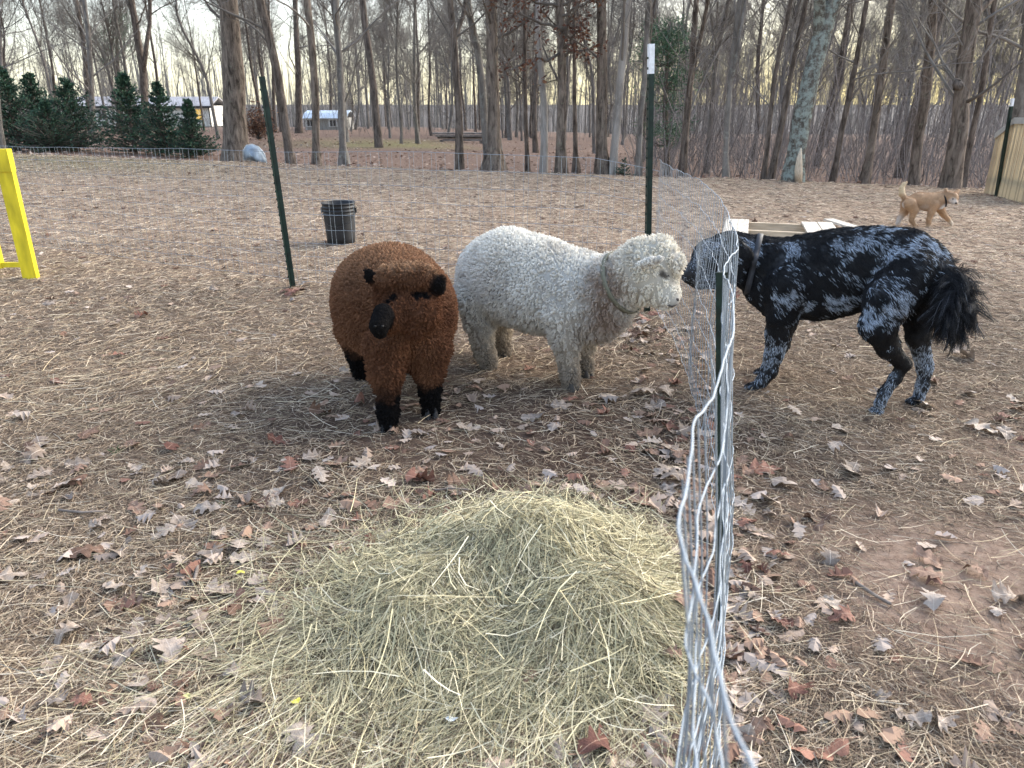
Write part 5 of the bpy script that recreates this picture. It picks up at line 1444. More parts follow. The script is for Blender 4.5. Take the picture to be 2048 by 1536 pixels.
# ------------------------------------------------------------------ small tan dog
def small_dog():
    r_ = np.random.default_rng(53)
    d = 8.0; d2 = 8.12; S = .004
    g = G(1857, 456); d = g.y; d2 = d + .12
    lat = np.array([0, 1, 0.])
    pr = chain([J(1817, 405, d + .05, 12.5, S), J(1838, 401, d + .05, 15, S), J(1858, 404, d + .04, 17, S), J(1878, 402, d + .03, 17, S)], .03, lat, .85)
    pr += chain([J(1880, 399, d + .03, 14.5, S), J(1893, 394, d, 11, S)], .02)
    pr.append(seg(J(1899, 394, d - .02, 11), J(1905, 395, d - .04, 10.5), .015))
    pr.append(seg(J(1907, 401, d - .07, 7), J(1911, 405, d - .10, 4.5), .01))
    pr += [seg(J(1893, 388, d - .01, 5), J(1892, 379, d, 3), .008, lat, .6), seg(J(1911, 387, d + .03, 4), J(1917, 381, d + .05, 2.5), .008)]
    pr += chain([J(1868, 410, d - .02, 11, S), J(1863, 424, d - .03, 7, S), J(1858, 438, d - .03, 4.5), J(1857, 452, d - .02, 3.8)], .012)
    paw(pr, G(1857, 455), (1, -.1), .017, .008)
    pr += chain([J(1878, 412, d2, 10, S), J(1886, 427, d2, 6, S), J(1896, 438, d2, 4), J(1903, 447, d2, 3.6)], .012)
    paw(pr, G(1904, 449), (1, 0), .017, .008)
    pr += chain([J(1820, 408, d - .02, 13, S), J(1828, 420, d - .03, 9, S), J(1825, 432, d - .03, 5), J(1823, 440, d - .03, 4), J(1829, 449, d - .03, 3.5)], .012)
    paw(pr, G(1832, 452), (1, -.1), .016, .008)
    pr += chain([J(1814, 408, d2, 12, S), J(1809, 424, d2, 8, S), J(1800, 436, d2, 4.5), J(1796, 446, d2, 3.6)], .012)
    paw(pr, G(1795, 451), (.9, 0), .016, .008)
    pr += chain([J(1810, 397, d + .05, 5), J(1804, 388, d + .06, 5.2), J(1804, 376, d + .07, 4.5), J(1808, 368, d + .07, 3.2), J(1814, 364, d + .07, 1.6)], .008)
    V, Q = sdf_mesh(pr, .0065, .012); Q = outward(V, Q)
    root = empty('dog', tuple(G(1845, 455)), 'small tan dog with pale tail and white muzzle walking right across the lawn', 'dog')
    c0 = [(P(1905, 405, d - .1), .05, (.62, .56, .50)), (P(1804, 376, d + .07), .085, (.62, .50, .33)), (P(1806, 411, d + .02), .045, (.68, .62, .55)), (P(1889, 415, d - .02), .05, (.70, .68, .66)), (P(1857, 454, d), .05, (.60, .52, .42)),
          (P(1906, 448, d2), .07, (.60, .52, .42)), (P(1832, 451, d), .05, (.58, .49, .38)), (P(1797, 446, d2), .10, (.58, .52, .47)), (P(1850, 417, d - .03), .05, (.45, .35, .27))]
    def colour(p):
        nn = fbm(p * 18, 4)[:, None]; c = np.array([.43, .275, .16]) * (.75 + .5 * nn)
        up = ss(.30, .37, p[:, 2])[:, None] * .25; c = c * (1 - up) + np.array([.36, .205, .11]) * up
        for q, r, k in c0:
            w = np.exp(-(np.linalg.norm(p - np.array(q), axis=1) / r) ** 4)[:, None]; c = c * (1 - w) + np.array(k) * w
        w = np.exp(-(np.linalg.norm(p - np.array(P(1893, 392, d + .0)), axis=1) / .05) ** 4)[:, None] * .6
        return c * (1 - w) + np.array([.16, .075, .035]) * w
    vcol_mesh('body', V, Q, colour(V), FUR, root)
    p, n = sample_surface(V, Q, 16000, r_)
    fl = np.array([-.8, 0, -.6]); fl = fl - (n @ fl)[:, None] * n; fl /= np.linalg.norm(fl, axis=1, keepdims=True) + 1e-9
    dd = fl + n * .3 + r_.normal(0, .12, p.shape); t = np.linspace(0, 1, 3)
    PT = p[:, None] + dd[:, None] * (.014 * t)[None, :, None]
    hair_obj('coat', PT, np.linspace(.001, .0005, 3)[None], colour(p) * r_.uniform(.75, 1.25, (len(p), 1)), FUR, root)
    NB = mat_basic('small_nose', (.01, .01, .011), .4)
    for nme, (x, y, dd_), r in (('nose', (1912, 406.5, d - .125), .011), ('eye', (1906, 398, d - .115), .009), ('eye', (1913.5, 397.5, d - .09), .007)):
        m = MB(); V2, F2 = lathe([(0, -r), (r * .7, -r * .7), (r, 0), (r * .7, r * .7), (0, r)], 10); m.add(V2 + np.array(P(x, y, dd_)), F2); m.build(nme, NB if nme == 'nose' else EYE, root)
    a, b_ = np.array(P(1881, 400, d + .03)), np.array(P(1893, 405, d - .0))
    th = np.linspace(0, 2 * math.pi, 33); c = np.array(P(1888, 400, d + .01)); axn = np.array([.9, -.2, .35]); axn /= np.linalg.norm(axn)
    u = np.cross(axn, [0, 0, 1]); u /= np.linalg.norm(u); v = np.cross(u, axn)
    m = MB(); m.tube(c + (np.cos(th)[:, None] * u + np.sin(th)[:, None] * v) * .071, .0085, 6, cap=False); m.build('collar', mat_basic('black_collar', (.012, .012, .014), .6), root)
small_dog()

# ================================================================== hay, straw, leaves
STRAW = mat_attr('straw', .85, .2)
def mound(x, y):
    x = np.asarray(x, float); y = np.asarray(y, float)
    h = .140 * np.exp(-((x - .06) / .27) ** 2 - ((y - 1.80) / .21) ** 2)
    h = np.maximum(h, .09 * np.exp(-((x - .20) / .22) ** 2 - ((y - 1.55) / .17) ** 2))
    h = np.maximum(h, .07 * np.exp(-((x + .20) / .26) ** 2 - ((y - 1.60) / .18) ** 2))
    h = h + .035 * np.exp(-((x - .04) / .40) ** 2 - ((y - 1.58) / .30) ** 2)
    h = h - .03 * np.exp(-((x + .02) / .13) ** 2 - ((y - 1.53) / .07) ** 2)
    sh = h.shape
    h = h * ss(.50, .40, x - .06 * (y - 1.2)) 
    return np.maximum(h + ((vn2(x.ravel(), y.ravel(), 9, 3, 3) - .5) * .05).reshape(sh) * np.clip(h / .05, 0, 1), 0)
gx_ = np.linspace(-.95, .62, 150); gy_ = np.linspace(1.0, 2.35, 130)
X_, Y_ = np.meshgrid(gx_, gy_)
H_ = mound(X_, Y_); Zm = T(X_, Y_) + np.where(H_ > .012, H_ - .006, -.03)
ii = (np.arange(129) * 150)[:, None] + np.arange(149)[None, :]
Fm = np.stack([ii, ii + 1, ii + 151, ii + 150], -1).reshape(-1, 4)
HAYB = mat_basic('hay_under', (.06, .05, .03), .95, var=.6, scale=70, bump=.6, spec=.1)  # core coloured dark to paint shade into the gaps between stalks
hay = empty('hay_pile', (.05, 1.65, T1(.05, 1.65)), 'loose heap of greenish dried hay on the ground beside the wire fence', 'hay pile')
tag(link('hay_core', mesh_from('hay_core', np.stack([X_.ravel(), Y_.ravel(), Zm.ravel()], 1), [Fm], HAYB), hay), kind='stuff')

def strands(x, y, ang, L, w, col, m=4, lift=.02, bend=.5, hfn=None, r_=rng, droop=0.0):
    """dry stalks lying on the ground: returns ribbons"""
    n = len(x); P_ = np.zeros((n, m, 3))
    s = np.linspace(-.5, .5, m)
    cur = r_.normal(0, bend, n)
    a = ang[:, None] + cur[:, None] * s[None]
    dx = np.cos(a) * (L / (m - 1))[:, None]; dy = np.sin(a) * (L / (m - 1))[:, None]
    P_[:, :, 0] = x[:, None] + np.cumsum(dx, 1) - dx.sum(1, keepdims=True) / 2; P_[:, :, 1] = y[:, None] + np.cumsum(dy, 1) - dy.sum(1, keepdims=True) / 2
    z = T(P_[:, :, 0], P_[:, :, 1])
    if hfn is not None: z = z + hfn(P_[:, :, 0], P_[:, :, 1])
    base = np.abs(r_.normal(0, lift, n)); tilt = r_.normal(0, lift * 1.0, n)
    P_[:, :, 2] = z + .002 + base[:, None] + np.abs(tilt[:, None] * s[None]) * 1.2
    W_ = w[:, None] * np.linspace(1, .55, m)[None]
    V, F = ribbons(P_, W_)
    return V, F, np.repeat(col, m * 2, axis=0)

def hay_cols(n, r_, green=.4):
    pal = np.array([(.53, .465, .29), (.43, .38, .235), (.34, .305, .185), (.22, .21, .13), (.66, .59, .42), (.08, .064, .042)])
    k = r_.choice(len(pal), n, p=[.22, .2, .17, .15, .12, .14])
    return pal[k] * 1.2 * r_.uniform(.6, 1.2, (n, 1))
r_ = np.random.default_rng(61)
n = 36000
x = np.concatenate([r_.normal(.07, .20, n * 3 // 4), r_.normal(-.10, .33, n - n * 3 // 4)]); y = np.concatenate([r_.normal(1.70, .18, n * 3 // 4), r_.normal(1.48, .25, n - n * 3 // 4)])
ok = (y > 1.02) & (y < 2.3) & (x < .43 + .06 * (y - 1.2)) & (x > -1.1); x, y = x[ok], y[ok]; n = len(x)
# stalks drape down the heap and swirl round its hollow
e = .02; gxn = mound(x + e, y) - mound(x - e, y); gyn = mound(x, y + e) - mound(x, y - e)
rad = np.arctan2(gyn, gxn)
tuft = vn2(x, y, 7, 77, 1) * 6.28
ang = np.where(r_.random(n) < .6, rad + r_.normal(0, .45, n) + (vn2(x, y, 3, 78, 1) - .5) * 2.2, tuft + r_.normal(0, .8, n))
V, Fq, cc = strands(x, y, ang, r_.uniform(.07, .22, n), r_.uniform(.0009, .0020, n), hay_cols(n, r_), 4, .015, .5, mound, r_)
tag(link('hay_stalks', mesh_from('hay_stalks', V, [Fq], STRAW, False, cc), hay), kind='stuff')
# a few proud loose stalks standing off the heap
n = 1100; x = r_.normal(.03, .3, n); y = r_.normal(1.65, .22, n); ok = (x < .42) & (y > 1.1) & (y < 2.2); x, y = x[ok], y[ok]; n = len(x)
V, Fq, cc = strands(x, y, r_.uniform(0, 6.28, n), r_.uniform(.08, .22, n), r_.uniform(.0014, .0034, n), hay_cols(n, r_) * 1.15, 4, .03, .5, mound, r_)
tag(link('loose_stalks', mesh_from('loose_stalks', V, [Fq], STRAW, False, cc), hay), kind='stuff')

# straw and dry grass over the whole ground, thinning with distance
def cover(n, y0, y1, seed, Lr, wr, lift, keep, colf, bend=.7, m=3, angf=None):
    r_ = np.random.default_rng(seed)
    y = y0 * (y1 / y0) ** r_.random(n); x = r_.uniform(-.80, .80, n) * (y + .35)
    k = keep(x, y) > r_.random(n); x, y = x[k], y[k]; n = len(x)
    sc = np.maximum(1, (y / 2.2)) ** .5
    ang = r_.uniform(0, 6.283, n) if angf is None else angf(x, y, n, r_)
    return strands(x, y, ang, r_.uniform(*Lr, n) * sc, r_.uniform(*wr, n) * sc, colf(x, y, n, r_), m, lift, bend, None, r_)
def c_dry(x, y, n, r_):
    pal = np.array([(.34, .265, .185), (.26, .195, .135), (.165, .12, .084), (.45, .37, .275), (.075, .052, .039), (.27, .225, .15)])
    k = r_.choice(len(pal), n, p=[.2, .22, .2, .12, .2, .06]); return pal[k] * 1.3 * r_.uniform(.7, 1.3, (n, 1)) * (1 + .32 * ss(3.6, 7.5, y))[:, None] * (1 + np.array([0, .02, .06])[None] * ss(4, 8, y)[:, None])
def c_straw(x, y, n, r_):
    pal = np.array([(.50, .42, .29), (.41, .335, .22), (.33, .26, .17), (.58, .50, .38)])
    return pal[r_.integers(0, 4, n)] * 1.2 * r_.uniform(.7, 1.2, (n, 1))
def k_dry(x, y):
    d = zone_dirt(x, y); return np.clip(1.0 - .85 * d - .5 * zone_mud(x, y), .08, 1)
def k_straw(x, y):
    a = np.exp(-((x + .25) / .6) ** 2 - ((y - 1.3) / .36) ** 2) * .62          # in front of the heap
    a = np.maximum(a, np.exp(-((x + 2.2) / 1.1) ** 2 - ((y - 3.2) / .55) ** 2) * .5)  # swept straw on the left
    a = np.maximum(a, .6 * np.exp(-((x + 1.1) / .8) ** 2 - ((y - 1.25) / .3) ** 2))
    a = np.maximum(a, .16 * ss(6, 2, y)) * np.clip(.35 + 1.3 * vn2(x, y, 2.2, 88, 2), 0, 1)
    return np.clip(a * (1 - .5 * zone_dirt(x, y)) * np.where(x > .45 + .12 * y, .45, 1), 0, 1)
def a_sweep(x, y, n, r_):
    lie = (vn2(x, y, .8, 91, 2) - .5) * 3.0 + .25
    return np.where(r_.random(n) < .62, lie + r_.normal(0, .4, n), r_.uniform(0, 6.28, n))
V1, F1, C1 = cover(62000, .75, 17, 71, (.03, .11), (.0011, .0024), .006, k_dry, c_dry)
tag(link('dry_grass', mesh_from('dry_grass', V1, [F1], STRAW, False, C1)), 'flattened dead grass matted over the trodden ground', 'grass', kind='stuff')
def mat_of_grass(n, y0, y1, seed, Lr, rad, keep, colf, lift, name, label):
    r_ = np.random.default_rng(seed)
    y = y0 * (y1 / y0) ** r_.random(n); x = r_.uniform(-.80, .80, n) * (y + .35)
    k = keep(x, y) > r_.random(n); x, y = x[k], y[k]; n = len(x)
    sc = np.maximum(1, y / 2.0) ** .55
    L_ = r_.uniform(*Lr, n) * sc; a = r_.uniform(0, 6.283, n) * .75 + (vn2(x, y, 4, 95, 1)) * 3; el = np.abs(r_.normal(0, lift, n))
    p = np.zeros((n, 4, 3)); da = r_.normal(0, .45, n)
    p[:, 0] = np.stack([x, y, T(x, y) + r_.uniform(0, .008, n)], 1)
    for j in range(1, 4):
        aj = a + da * j; e = el * (1 - .65 * j)
        st = (L_ / 3)[:, None]
        p[:, j] = p[:, j - 1] + st * np.stack([np.cos(aj) * np.cos(e), np.sin(aj) * np.cos(e), np.sin(e)], 1)
    p[:, :, 2] = np.maximum(p[:, :, 2], T(p[:, :, 0].ravel(), p[:, :, 1].ravel()).reshape(n, 4) + .002)
    rr = (r_.uniform(*rad, n) * sc)[:, None] * np.array([1, .9, .75, .4])
    return tag(hair_obj(name, p, rr, colf(x, y, n, r_), STRAW, None), label, 'grass', kind='stuff')
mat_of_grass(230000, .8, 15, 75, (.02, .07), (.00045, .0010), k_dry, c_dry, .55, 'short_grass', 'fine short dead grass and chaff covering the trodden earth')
V1, F1, C1 = cover(42000, .75, 9, 72, (.05, .24), (.0011, .0024), .010, k_straw, c_straw, .38, 5, a_sweep)
tag(link('scattered_straw', mesh_from('scattered_straw', V1, [F1], STRAW, False, C1)), 'pale straw stalks strewn over the ground round the hay', 'straw', kind='stuff')

# ------------------------------------------------------------------ oak leaves
def leaf_shape(seed, lobes=None, curl=1.0):
    """a lobed oak leaf, unit long, curled as it dried"""
    r_ = np.random.default_rng(seed)
    nl = lobes or int(r_.integers(2, 5)); n = 6 * nl + 3
    t = np.linspace(0, 1, n)
    env = np.sin(np.clip(t, 0, 1) ** .8 * math.pi) ** .6 * r_.uniform(.28, .40) + .012
    V = []; up = []
    def edge(ph):
        s = (np.sin((t * nl + ph) * 2 * math.pi - math.pi / 2) * .5 + .5)
        return env * (.40 + .66 * s ** .9)
    wl, wr_ = edge(r_.uniform(-.06, .06)), edge(r_.uniform(-.06, .06))
    sweep = .09
    rows = []
    for i in range(n):
        for f in (-1, -.5, 0, .5, 1):
            w = wl[i] if f < 0 else wr_[i]
            rows.append((t[i] - .5 + sweep * abs(f) * (w / .3), f * w, 0))
    V = np.array(rows)
    c1, c2, tw = r_.normal(0, 1.3) * curl, r_.uniform(.4, 2.6) * curl * (1 if r_.random() < .8 else -1), r_.normal(0, .8) * curl
    x, y = V[:, 0].copy(), V[:, 1].copy()
    # curl across and along
    R2 = 1 / max(abs(c2), .05); z = np.sign(c2) * (R2 - R2 * np.cos(y / R2)); y2 = R2 * np.sin(y / R2)
    z = z + .5 * c1 * x * x + tw * x * y2 * 1.2
    z = z + (vn(np.stack([x * 7, y * 7, x * 0 + seed], 1), seed) - .5) * .17 * curl
    V = np.stack([x, y2, z], 1)
    i = (np.arange(n - 1) * 5)[:, None] + np.arange(4)[None]
    F = np.stack([i, i + 5, i + 6, i + 1], -1).reshape(-1, 4)
    st = np.array([[-.5, -.006, V[2, 2]], [-.5, .006, V[2, 2]], [-.72, .004, V[2, 2] + r_.uniform(-.05, .1)], [-.72, -.004, V[2, 2]]])
    m = len(V); V = np.concatenate([V, st]); F = np.concatenate([F, [[m, m + 1, m + 2, m + 3]]])
    V[:, 2] -= np.percentile(V[:, 2], 4)
    return V, F
def mat_leaf(name, a, b_, back):
    m = bpy.data.materials.new(name); m.use_nodes = True
    N, L = nm(m); p = N['Principled BSDF']
    tc = N.new('ShaderNodeTexCoord')
    no = N.new('ShaderNodeTexNoise'); no.inputs['Scale'].default_value = 5; no.inputs['Detail'].default_value = 6; no.inputs['Roughness'].default_value = .65
    L.new(tc.outputs['Object'], no.inputs['Vector'])
    oi = N.new('ShaderNodeObjectInfo'); ad = N.new('ShaderNodeMath'); ad.operation = 'MULTIPLY_ADD'; ad.inputs[1].default_value = .5; ad.inputs[2].default_value = -.25
    L.new(oi.outputs['Random'], ad.inputs[0]); sm = N.new('ShaderNodeMath'); L.new(no.outputs['Fac'], sm.inputs[0]); L.new(ad.outputs[0], sm.inputs[1])
    r = N.new('ShaderNodeValToRGB'); r.color_ramp.elements[0].position = .3; r.color_ramp.elements[1].position = .7
    r.color_ramp.elements[0].color = (*a, 1); r.color_ramp.elements[1].color = (*b_, 1)
    L.new(sm.outputs[0], r.inputs['Fac'])
    # midrib
    sx = N.new('ShaderNodeSeparateXYZ'); L.new(tc.outputs['Object'], sx.inputs[0])
    ab = N.new('ShaderNodeMath'); ab.operation = 'ABSOLUTE'; L.new(sx.outputs['Y'], ab.inputs[0])
    lt = N.new('ShaderNodeMath'); lt.operation = 'LESS_THAN'; lt.inputs[1].default_value = .012; L.new(ab.outputs[0], lt.inputs[0])
    mx = N.new('ShaderNodeMix'); mx.data_type = 'RGBA'; mx.inputs['B'].default_value = (*back, 1); L.new(lt.outputs[0], mx.inputs['Factor']); L.new(r.outputs['Color'], mx.inputs['A'])
    L.new(mx.outputs['Result'], p.inputs['Base Color']); p.inputs['Roughness'].default_value = .75; p.inputs['Specular IOR Level'].default_value = .25
    bu = N.new('ShaderNodeBump'); bu.inputs['Strength'].default_value = .7; bu.inputs['Distance'].default_value = .01; L.new(no.outputs['Fac'], bu.inputs['Height']); L.new(bu.outputs[0], p.inputs['Normal'])
    return m
LM = {'pale tan': mat_leaf('leaf_tan', (.23, .175, .135), (.41, .335, .27), (.48, .40, .33)),
      'brown': mat_leaf('leaf_brown', (.12, .07, .047), (.27, .17, .12), (.33, .23, .17)),
      'grey': mat_leaf('leaf_grey', (.20, .16, .13), (.38, .315, .265), (.44, .37, .31)),
      'russet': mat_leaf('leaf_russet', (.12, .052, .038), (.24, .12, .085), (.30, .18, .13))}
CN = list(LM)
SH = [leaf_shape(900 + k, None, 1.0 if k < 9 else .45) for k in range(12)]
LMESH = {(k, c): mesh_from('oak_leaf', SH[k][0], [SH[k][1]], LM[c]) for k in range(12) for c in CN}
lr = np.random.default_rng(83)
placed = []
def put_leaf(px, py, size_px, colr, seed=None, spec=None):
    g = G(px, py); dep = g.y * CP + (CAM_H - g.z) * SP
    s = size_px * dep / F_PX
    return put_world(g.x, g.y, s, colr, spec)
def where_words(x, y):
    fx = np.interp(y, [p[1] for p in bot1], [p[0] for p in bot1])
    if float(mound(np.array([x]), np.array([y]))[0]) > .03: return 'lying on the hay heap'
    if abs(x - fx) < .16:
        sd_ = 'left' if x < fx else 'right'
        if y < 1.35: return f'at the fence\'s {sd_} foot nearest the camera'
        if y < 1.9: return f'at the fence\'s {sd_} foot by the short post'
        if y < 2.7: return f'at the fence\'s {sd_} foot beyond the short post'
        return f'at the fence\'s {sd_} foot between sheep and dog'
    if x > fx: return (('on the bare dirt in the near right corner' if y < 1.6 else 'on the bare dirt right of the short post') if y < 2.4 else ('on the ground by the black dog\'s feet' if y < 3.8 else 'on the dry lawn behind the black dog'))
    if y < 1.55: return 'among straw in front of the hay heap' if x > -.45 else ('among straw in the near left corner' if x < -.8 else 'among straw left of the hay heap\'s front')
    if y < 2.4: return ('close to the left edge on trodden ground' if x < -.62 * y else ('on trodden ground well left of the hay heap' if x < -.38 * y else 'just left of the hay heap\'s back')) if x < -.25 else ('behind the hay heap, towards the brown sheep' if x < .15 else 'behind the hay heap, towards the white sheep')
    if y < 3.9: return ('on straw left of the brown sheep' if x < -.75 else ('on dark soil by the brown sheep' if x < -.1 else 'on dark soil by the white sheep\'s feet'))
    return ('on the dry lawn left of the black bucket' if x < -1.2 else 'on the dry lawn right of the black bucket') if y > 5.2 else 'near the back wire fence'
def put_world(x, y, s, colr, spec=None):
    k = int(lr.integers(0, 12))
    o = bpy.data.objects.new('oak_leaf', LMESH[(k, colr)]); COL.objects.link(o)
    hz = float(mound(np.array([x]), np.array([y]))[0])
    o.location = (x, y, T1(x, y) + .006 + hz + (.015 if hz > .02 else 0)); o.scale = (s, s, s)
    o.rotation_euler = (lr.normal(0, .22) + (math.pi if lr.random() < .25 else 0), lr.normal(0, .22), lr.uniform(0, 6.28))
    if abs(o.rotation_euler[0]) > 1.5: o.location.z += .018
    sz = 'large ' if s > .115 else ('small ' if s < .07 else '')
    tag(o, f'{sz}{colr} {"upturned" if abs(o.rotation_euler[0]) > 1.5 else "curled"} oak leaf {where_words(x, y)}', 'leaf', 'oak leaves scattered over the ground')
    if spec: o['label'] = spec
    placed.append((x, y)); return o
# the leaves that stand out in the photograph
for px, py, s, c, sp_ in [
    (602, 1478, 95, 'pale tan', 'big pale oak leaf with a hole, lying in straw at the bottom'), (332, 1310, 80, 'grey', 'silvery many-lobed leaf in straw left of the hay heap'), (272, 1370, 72, 'grey', None),
    (318, 1468, 88, 'brown', None), (508, 1412, 70, 'grey', None), (425, 1112, 90, 'pale tan', 'long pale lobed leaf beside a short stick'), (655, 1045, 62, 'pale tan', None), (672, 930, 50, 'brown', None),
    (642, 958, 55, 'pale tan', None), (552, 988, 50, 'pale tan', None), (42, 1002, 95, 'pale tan', 'broad pale leaf at the left edge on the trodden ground'), (68, 918, 55, 'pale tan', None), (322, 972, 42, 'pale tan', None),
    (178, 872, 52, 'brown', None), (118, 765, 40, 'russet', None), (242, 712, 32, 'russet', None), (100, 612, 30, 'pale tan', None), (838, 968, 60, 'russet', 'russet leaf on dark soil behind the hay heap'),
    (1108, 858, 40, 'grey', None), (1040, 1000, 50, 'brown', None), (1212, 800, 45, 'pale tan', None), (1290, 790, 62, 'pale tan', None), (1290, 745, 45, 'pale tan', None), (1330, 950, 60, 'pale tan', None), (1180, 815, 40, 'brown', None),
    (1300, 870, 55, 'brown', None), (1340, 905, 60, 'pale tan', None), (1528, 942, 66, 'russet', 'reddish leaf leaning at the fence foot right of the post'), (1565, 972, 62, 'grey', None), (1535, 1002, 80, 'pale tan', None), (1495, 1052, 52, 'russet', None),
    (1705, 944, 68, 'grey', 'grey oak leaf lying flat on bare dirt below the dog'), (1655, 1122, 56, 'grey', 'pale curled leaf on bare dirt, alone right of the wire'), (1500, 1192, 50, 'pale tan', None), (1590, 1385, 62, 'russet', 'upright brown leaf in the near right corner of the dirt'),
    (1522, 1128, 60, 'pale tan', None), (1640, 1508, 130, 'russet', 'large folded reddish leaf at the bottom edge right of the wire'), (1500, 1480, 90, 'brown', None), (1480, 1500, 95, 'pale tan', None), (1190, 1512, 100, 'russet', 'large reddish leaf at the bottom edge left of the wire'), (1300, 1510, 85, 'brown', None),
    (1820, 1440, 70, 'grey', None), (2020, 1205, 70, 'pale tan', None), (1960, 860, 70, 'pale tan', 'long pale leaf at the right edge below the dog\'s tail'), (2010, 870, 60, 'grey', None), (2030, 805, 40, 'pale tan', None), (1920, 717, 52, 'pale tan', None),
    (1880, 1452, 60, 'grey', None), (1965, 1470, 60, 'brown', None), (1760, 1400, 50, 'grey', None), (585, 590, 40, 'russet', 'russet leaves caught at the foot of the left green post'), (600, 582, 36, 'brown', None), (575, 584, 34, 'russet', None), (1290, 640, 40, 'russet', None), (1310, 632, 34, 'russet', None),
    (1060, 1385, 46, 'brown', None), (1340, 1345, 42, 'brown', 'small brown leaf at the right foot of the hay heap'), (690, 745, 30, 'pale tan', None), (520, 775, 40, 'grey', None), (790, 940, 30, 'grey', None), (1450, 640, 36, 'pale tan', None), (1560, 600, 30, 'pale tan', None)]:
    put_leaf(px, py, s, c, None, sp_)
def fence_x(y): return np.interp(y, [p[1] for p in bot1], [p[0] for p in bot1])
while len(placed) < 296:
    u = lr.random()
    if u < .30: y = lr.uniform(1.15, 4.4); x = fence_x(y) + lr.normal(-.03, .12)
    elif u < .62: y = lr.uniform(1.2, 2.7); x = -lr.uniform(.35, .85) * (y + .2) + lr.normal(0, .1)
    elif u < .8: y = lr.uniform(1.9, 3.2); x = lr.uniform(-.5, .5) * y
    elif u < .9: y = lr.uniform(1.3, 3.6); x = fence_x(y) + lr.uniform(.1, .7) * y
    else: y = lr.uniform(3, 6); x = lr.uniform(-.6, .6) * y
    if abs(x) > .72 * y + .3: continue
    if float(mound(np.array([x]), np.array([y]))[0]) > .03 and lr.random() < .9: continue
    if min(math.hypot(x - a, y - b_) for a, b_ in placed) < .05: continue
    put_world(x, y, lr.uniform(.055, .11) * (.85 if y < 1.6 else 1), lr.choice(CN, p=[.36, .34, .22, .08]))
# the rest of the fall of leaves, far and small
def many_leaves(n, y0, y1, seed, size, keep, name, label):
    r_ = np.random.default_rng(seed)
    y = y0 * (y1 / y0) ** r_.random(n); x = r_.uniform(-.78, .78, n) * (y + .3)
    k = keep(x, y) > r_.random(n); x, y = x[k], y[k]; n = len(x)
    s = r_.uniform(*size, n); th = r_.uniform(0, 6.28, n); tx, ty = r_.normal(0, .13, (2, n)); cu = r_.normal(.0, .8, n)
    K = 9; t = np.linspace(-.5, .5, K)
    sh = np.array([.015, .18, .30, .19, .38, .2, .27, .13, .01])[None]
    wv = sh * r_.uniform(.65, 1.2, (n, K)); wv2 = sh * r_.uniform(.65, 1.2, (n, K))
    X = np.broadcast_to(t, (n, K)); sw = np.array([0, .02, .08, 0, .10, 0, .08, 0, 0])[None]
    wave = r_.normal(0, .025, (n, K))
    L_ = np.stack([X + sw, -wv, cu[:, None] * wv * wv * 2.4 + .3 * cu[:, None] * X ** 2 + wave], -1)
    M_ = np.stack([X, X * 0, .3 * cu[:, None] * X ** 2], -1)
    R_ = np.stack([X + sw, wv2, cu[:, None] * wv2 * wv2 * 2.4 + .3 * cu[:, None] * X ** 2 - wave], -1)
    A = np.stack([L_, M_, R_], 2).reshape(n, K * 3, 3) * s[:, None, None]
    c, sn = np.cos(th)[:, None], np.sin(th)[:, None]
    xx = A[..., 0] * c - A[..., 1] * sn; yy = A[..., 0] * sn + A[..., 1] * c; zz = A[..., 2] + A[..., 0] * tx[:, None] + A[..., 1] * ty[:, None]
    zz = zz - zz.min(1, keepdims=True) * .7
    V = np.stack([x[:, None] + xx, y[:, None] + yy, T(x, y)[:, None] + .004 + zz], -1).reshape(-1, 3)
    b_ = (np.arange(n) * K * 3)[:, None, None] + (np.arange(K - 1) * 3)[None, :, None] + np.arange(2)[None, None]
    F = np.stack([b_, b_ + 3, b_ + 4, b_ + 1], -1).reshape(-1, 4)
    pal = np.array([(.33, .25, .195), (.24, .16, .115), (.14, .085, .062), (.28, .235, .205), (.17, .092, .068), (.39, .315, .26)])
    col = pal[r_.choice(6, n, p=[.26, .22, .18, .14, .08, .12])] * 1.2 * r_.uniform(.75, 1.2, (n, 1))
    return tag(link(name, mesh_from(name, V, [F], LEAFM, False, np.repeat(col, K * 3, axis=0))), label, 'leaves', kind='stuff')
def k_leaf(x, y):
    fx = np.interp(y, [p[1] for p in bot1], [p[0] for p in bot1])
    a = .10 + .45 * ss(4, 7, y) + .85 * np.exp(-((x - fx) / np.where(x > fx, .13, .24)) ** 2) * ss(5, 4, y)
    a = np.maximum(a, .34 * ss(-.15, -.5, x / y) * ss(2.9, 1.9, y)); a = np.maximum(a, .34 * ss(1.5, 2.0, y) * ss(3.6, 2.8, y) * ss(-.45, -.2, x / y) * ss(.5, .3, x / y))
    a = np.maximum(a, .9 * ss(.5, .62, x / y) * ss(7, 10, y))
    return np.clip(a * np.clip(vn2(x, y, 1.7, 66, 2) * 1.7, .2, 1.2), 0, 1) * np.where(mound(x, y) > .02, .05, 1)
many_leaves(7500, 1.1, 15, 101, (.035, .078), k_leaf, 'fallen_leaves', 'countless small dry leaves thinly scattered over the field')
many_leaves(9000, 14.8, 46, 102, (.07, .14), lambda x, y: np.clip(vn2(x, y, .4, 67, 2) * 1.6, .2, 1), 'fallen_leaves', 'carpet of reddish fallen leaves under the trees beyond the field')

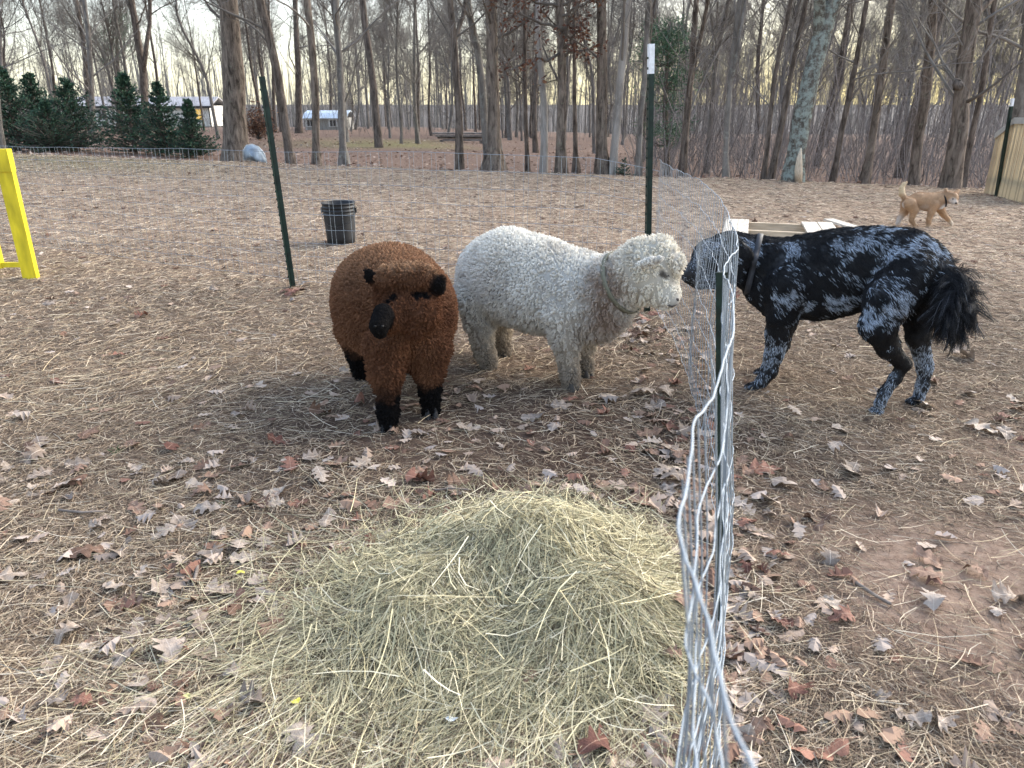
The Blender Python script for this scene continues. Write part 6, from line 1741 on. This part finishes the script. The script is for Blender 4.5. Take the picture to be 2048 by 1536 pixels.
# sticks and bits
STK = mat_basic('stick_bark', (.20, .165, .14), .9, var=.3, scale=30, bump=.3)
def stick(label, p0, p1, r0, seed):
    a, b_ = np.array(G(*p0, .012)), np.array(G(*p1, .012)); r_ = np.random.default_rng(seed)
    q, _ = trunk_path([a, (a + b_) / 2 + r_.normal(0, .006, 3), b_], 8)
    m = MB(); m.tube(q, np.linspace(r0, r0 * .75, 8) * r_.uniform(.9, 1.1, 8), 7)
    o = m.build('stick', STK, None); c = (a + b_) / 2
    return tag(origin_to(o, c), label, 'stick', 'broken sticks on the ground')
stick('short broken stick pointing at the camera left of the hay', (396, 1118), (386, 1172), .006, 1)
stick('pale straight twig on bare dirt in the near right', (1712, 1165), (1782, 1208), .006, 2)
stick('dark twig lying among leaves at the far left', (118, 1020), (210, 1022), .005, 3)
stick('thin twig behind the hay heap beside the russet leaf', (862, 982), (945, 980), .004, 4)
YL = mat_basic('yellow_scrap', (.75, .66, .10), .6, var=.15)
def scrap(label, px, py, s, seed, mat, name='leaf_scrap', cat='leaf scrap'):
    g = G(px, py, .03); r_ = np.random.default_rng(seed); n = 7
    V = [np.array(g) + np.array([0, 0, .004])] + [np.array(g) + np.array([math.cos(t) * s * r_.uniform(.6, 1.2), math.sin(t) * s * r_.uniform(.35, .8), r_.uniform(-.004, .008)]) for t in np.arange(n) * 6.283 / n]
    F = [[0, 1 + i, 1 + (i + 1) % n] for i in range(n)]
    o = link(name, mesh_from(name, V, [np.array(F)], mat, False)); return tag(origin_to(o, g), label, cat)
scrap('bright yellow leaf scrap beside the short stick', 480, 1145, .014, 1, YL)
scrap('bright yellow leaf scrap in straw above the big pale leaf', 592, 1402, .014, 2, YL)
scrap('dull yellow leaf scrap in straw at lower left', 375, 1392, .012, 3, mat_basic('dull_yellow', (.5, .46, .2), .7))
scrap('scrap of clear plastic in straw in front of the hay', 902, 1440, .014, 4, mat_basic('plastic_scrap', (.6, .64, .66), .2, spec=.6), 'plastic_scrap', 'plastic scrap')

def tuft(label, px, py, seed):
    r_ = np.random.default_rng(seed); g = G(px, py); n = 26
    p = np.zeros((n, 4, 3)); p[:, 0] = np.array(g) + r_.normal(0, .012, (n, 3)) * np.array([1, 1, 0])
    d = r_.normal(0, .55, (n, 3)) + np.array([0, 0, .8]); d /= np.linalg.norm(d, axis=1, keepdims=True)
    L_ = r_.uniform(.015, .045, n)[:, None]
    for k in range(1, 4): d = d + np.array([0, 0, -.22]); p[:, k] = p[:, k - 1] + d * L_ / 3
    V, F = ribbons(p, np.broadcast_to(np.array([.003, .0035, .003, .0008]), (n, 4)))
    o = link('weed_tuft', mesh_from('weed_tuft', V, [F], mat_basic('weed_green', (.06, .10, .035), .7, var=.4, scale=60), False))
    return tag(origin_to(o, g), label, 'weed', 'small green weeds in the trodden ground')
tuft('small green weed tuft left of the hay heap on dark soil', 432, 1016, 1)
tuft('tiny green weed tuft at the hay heap\'s left edge', 236, 905, 2)
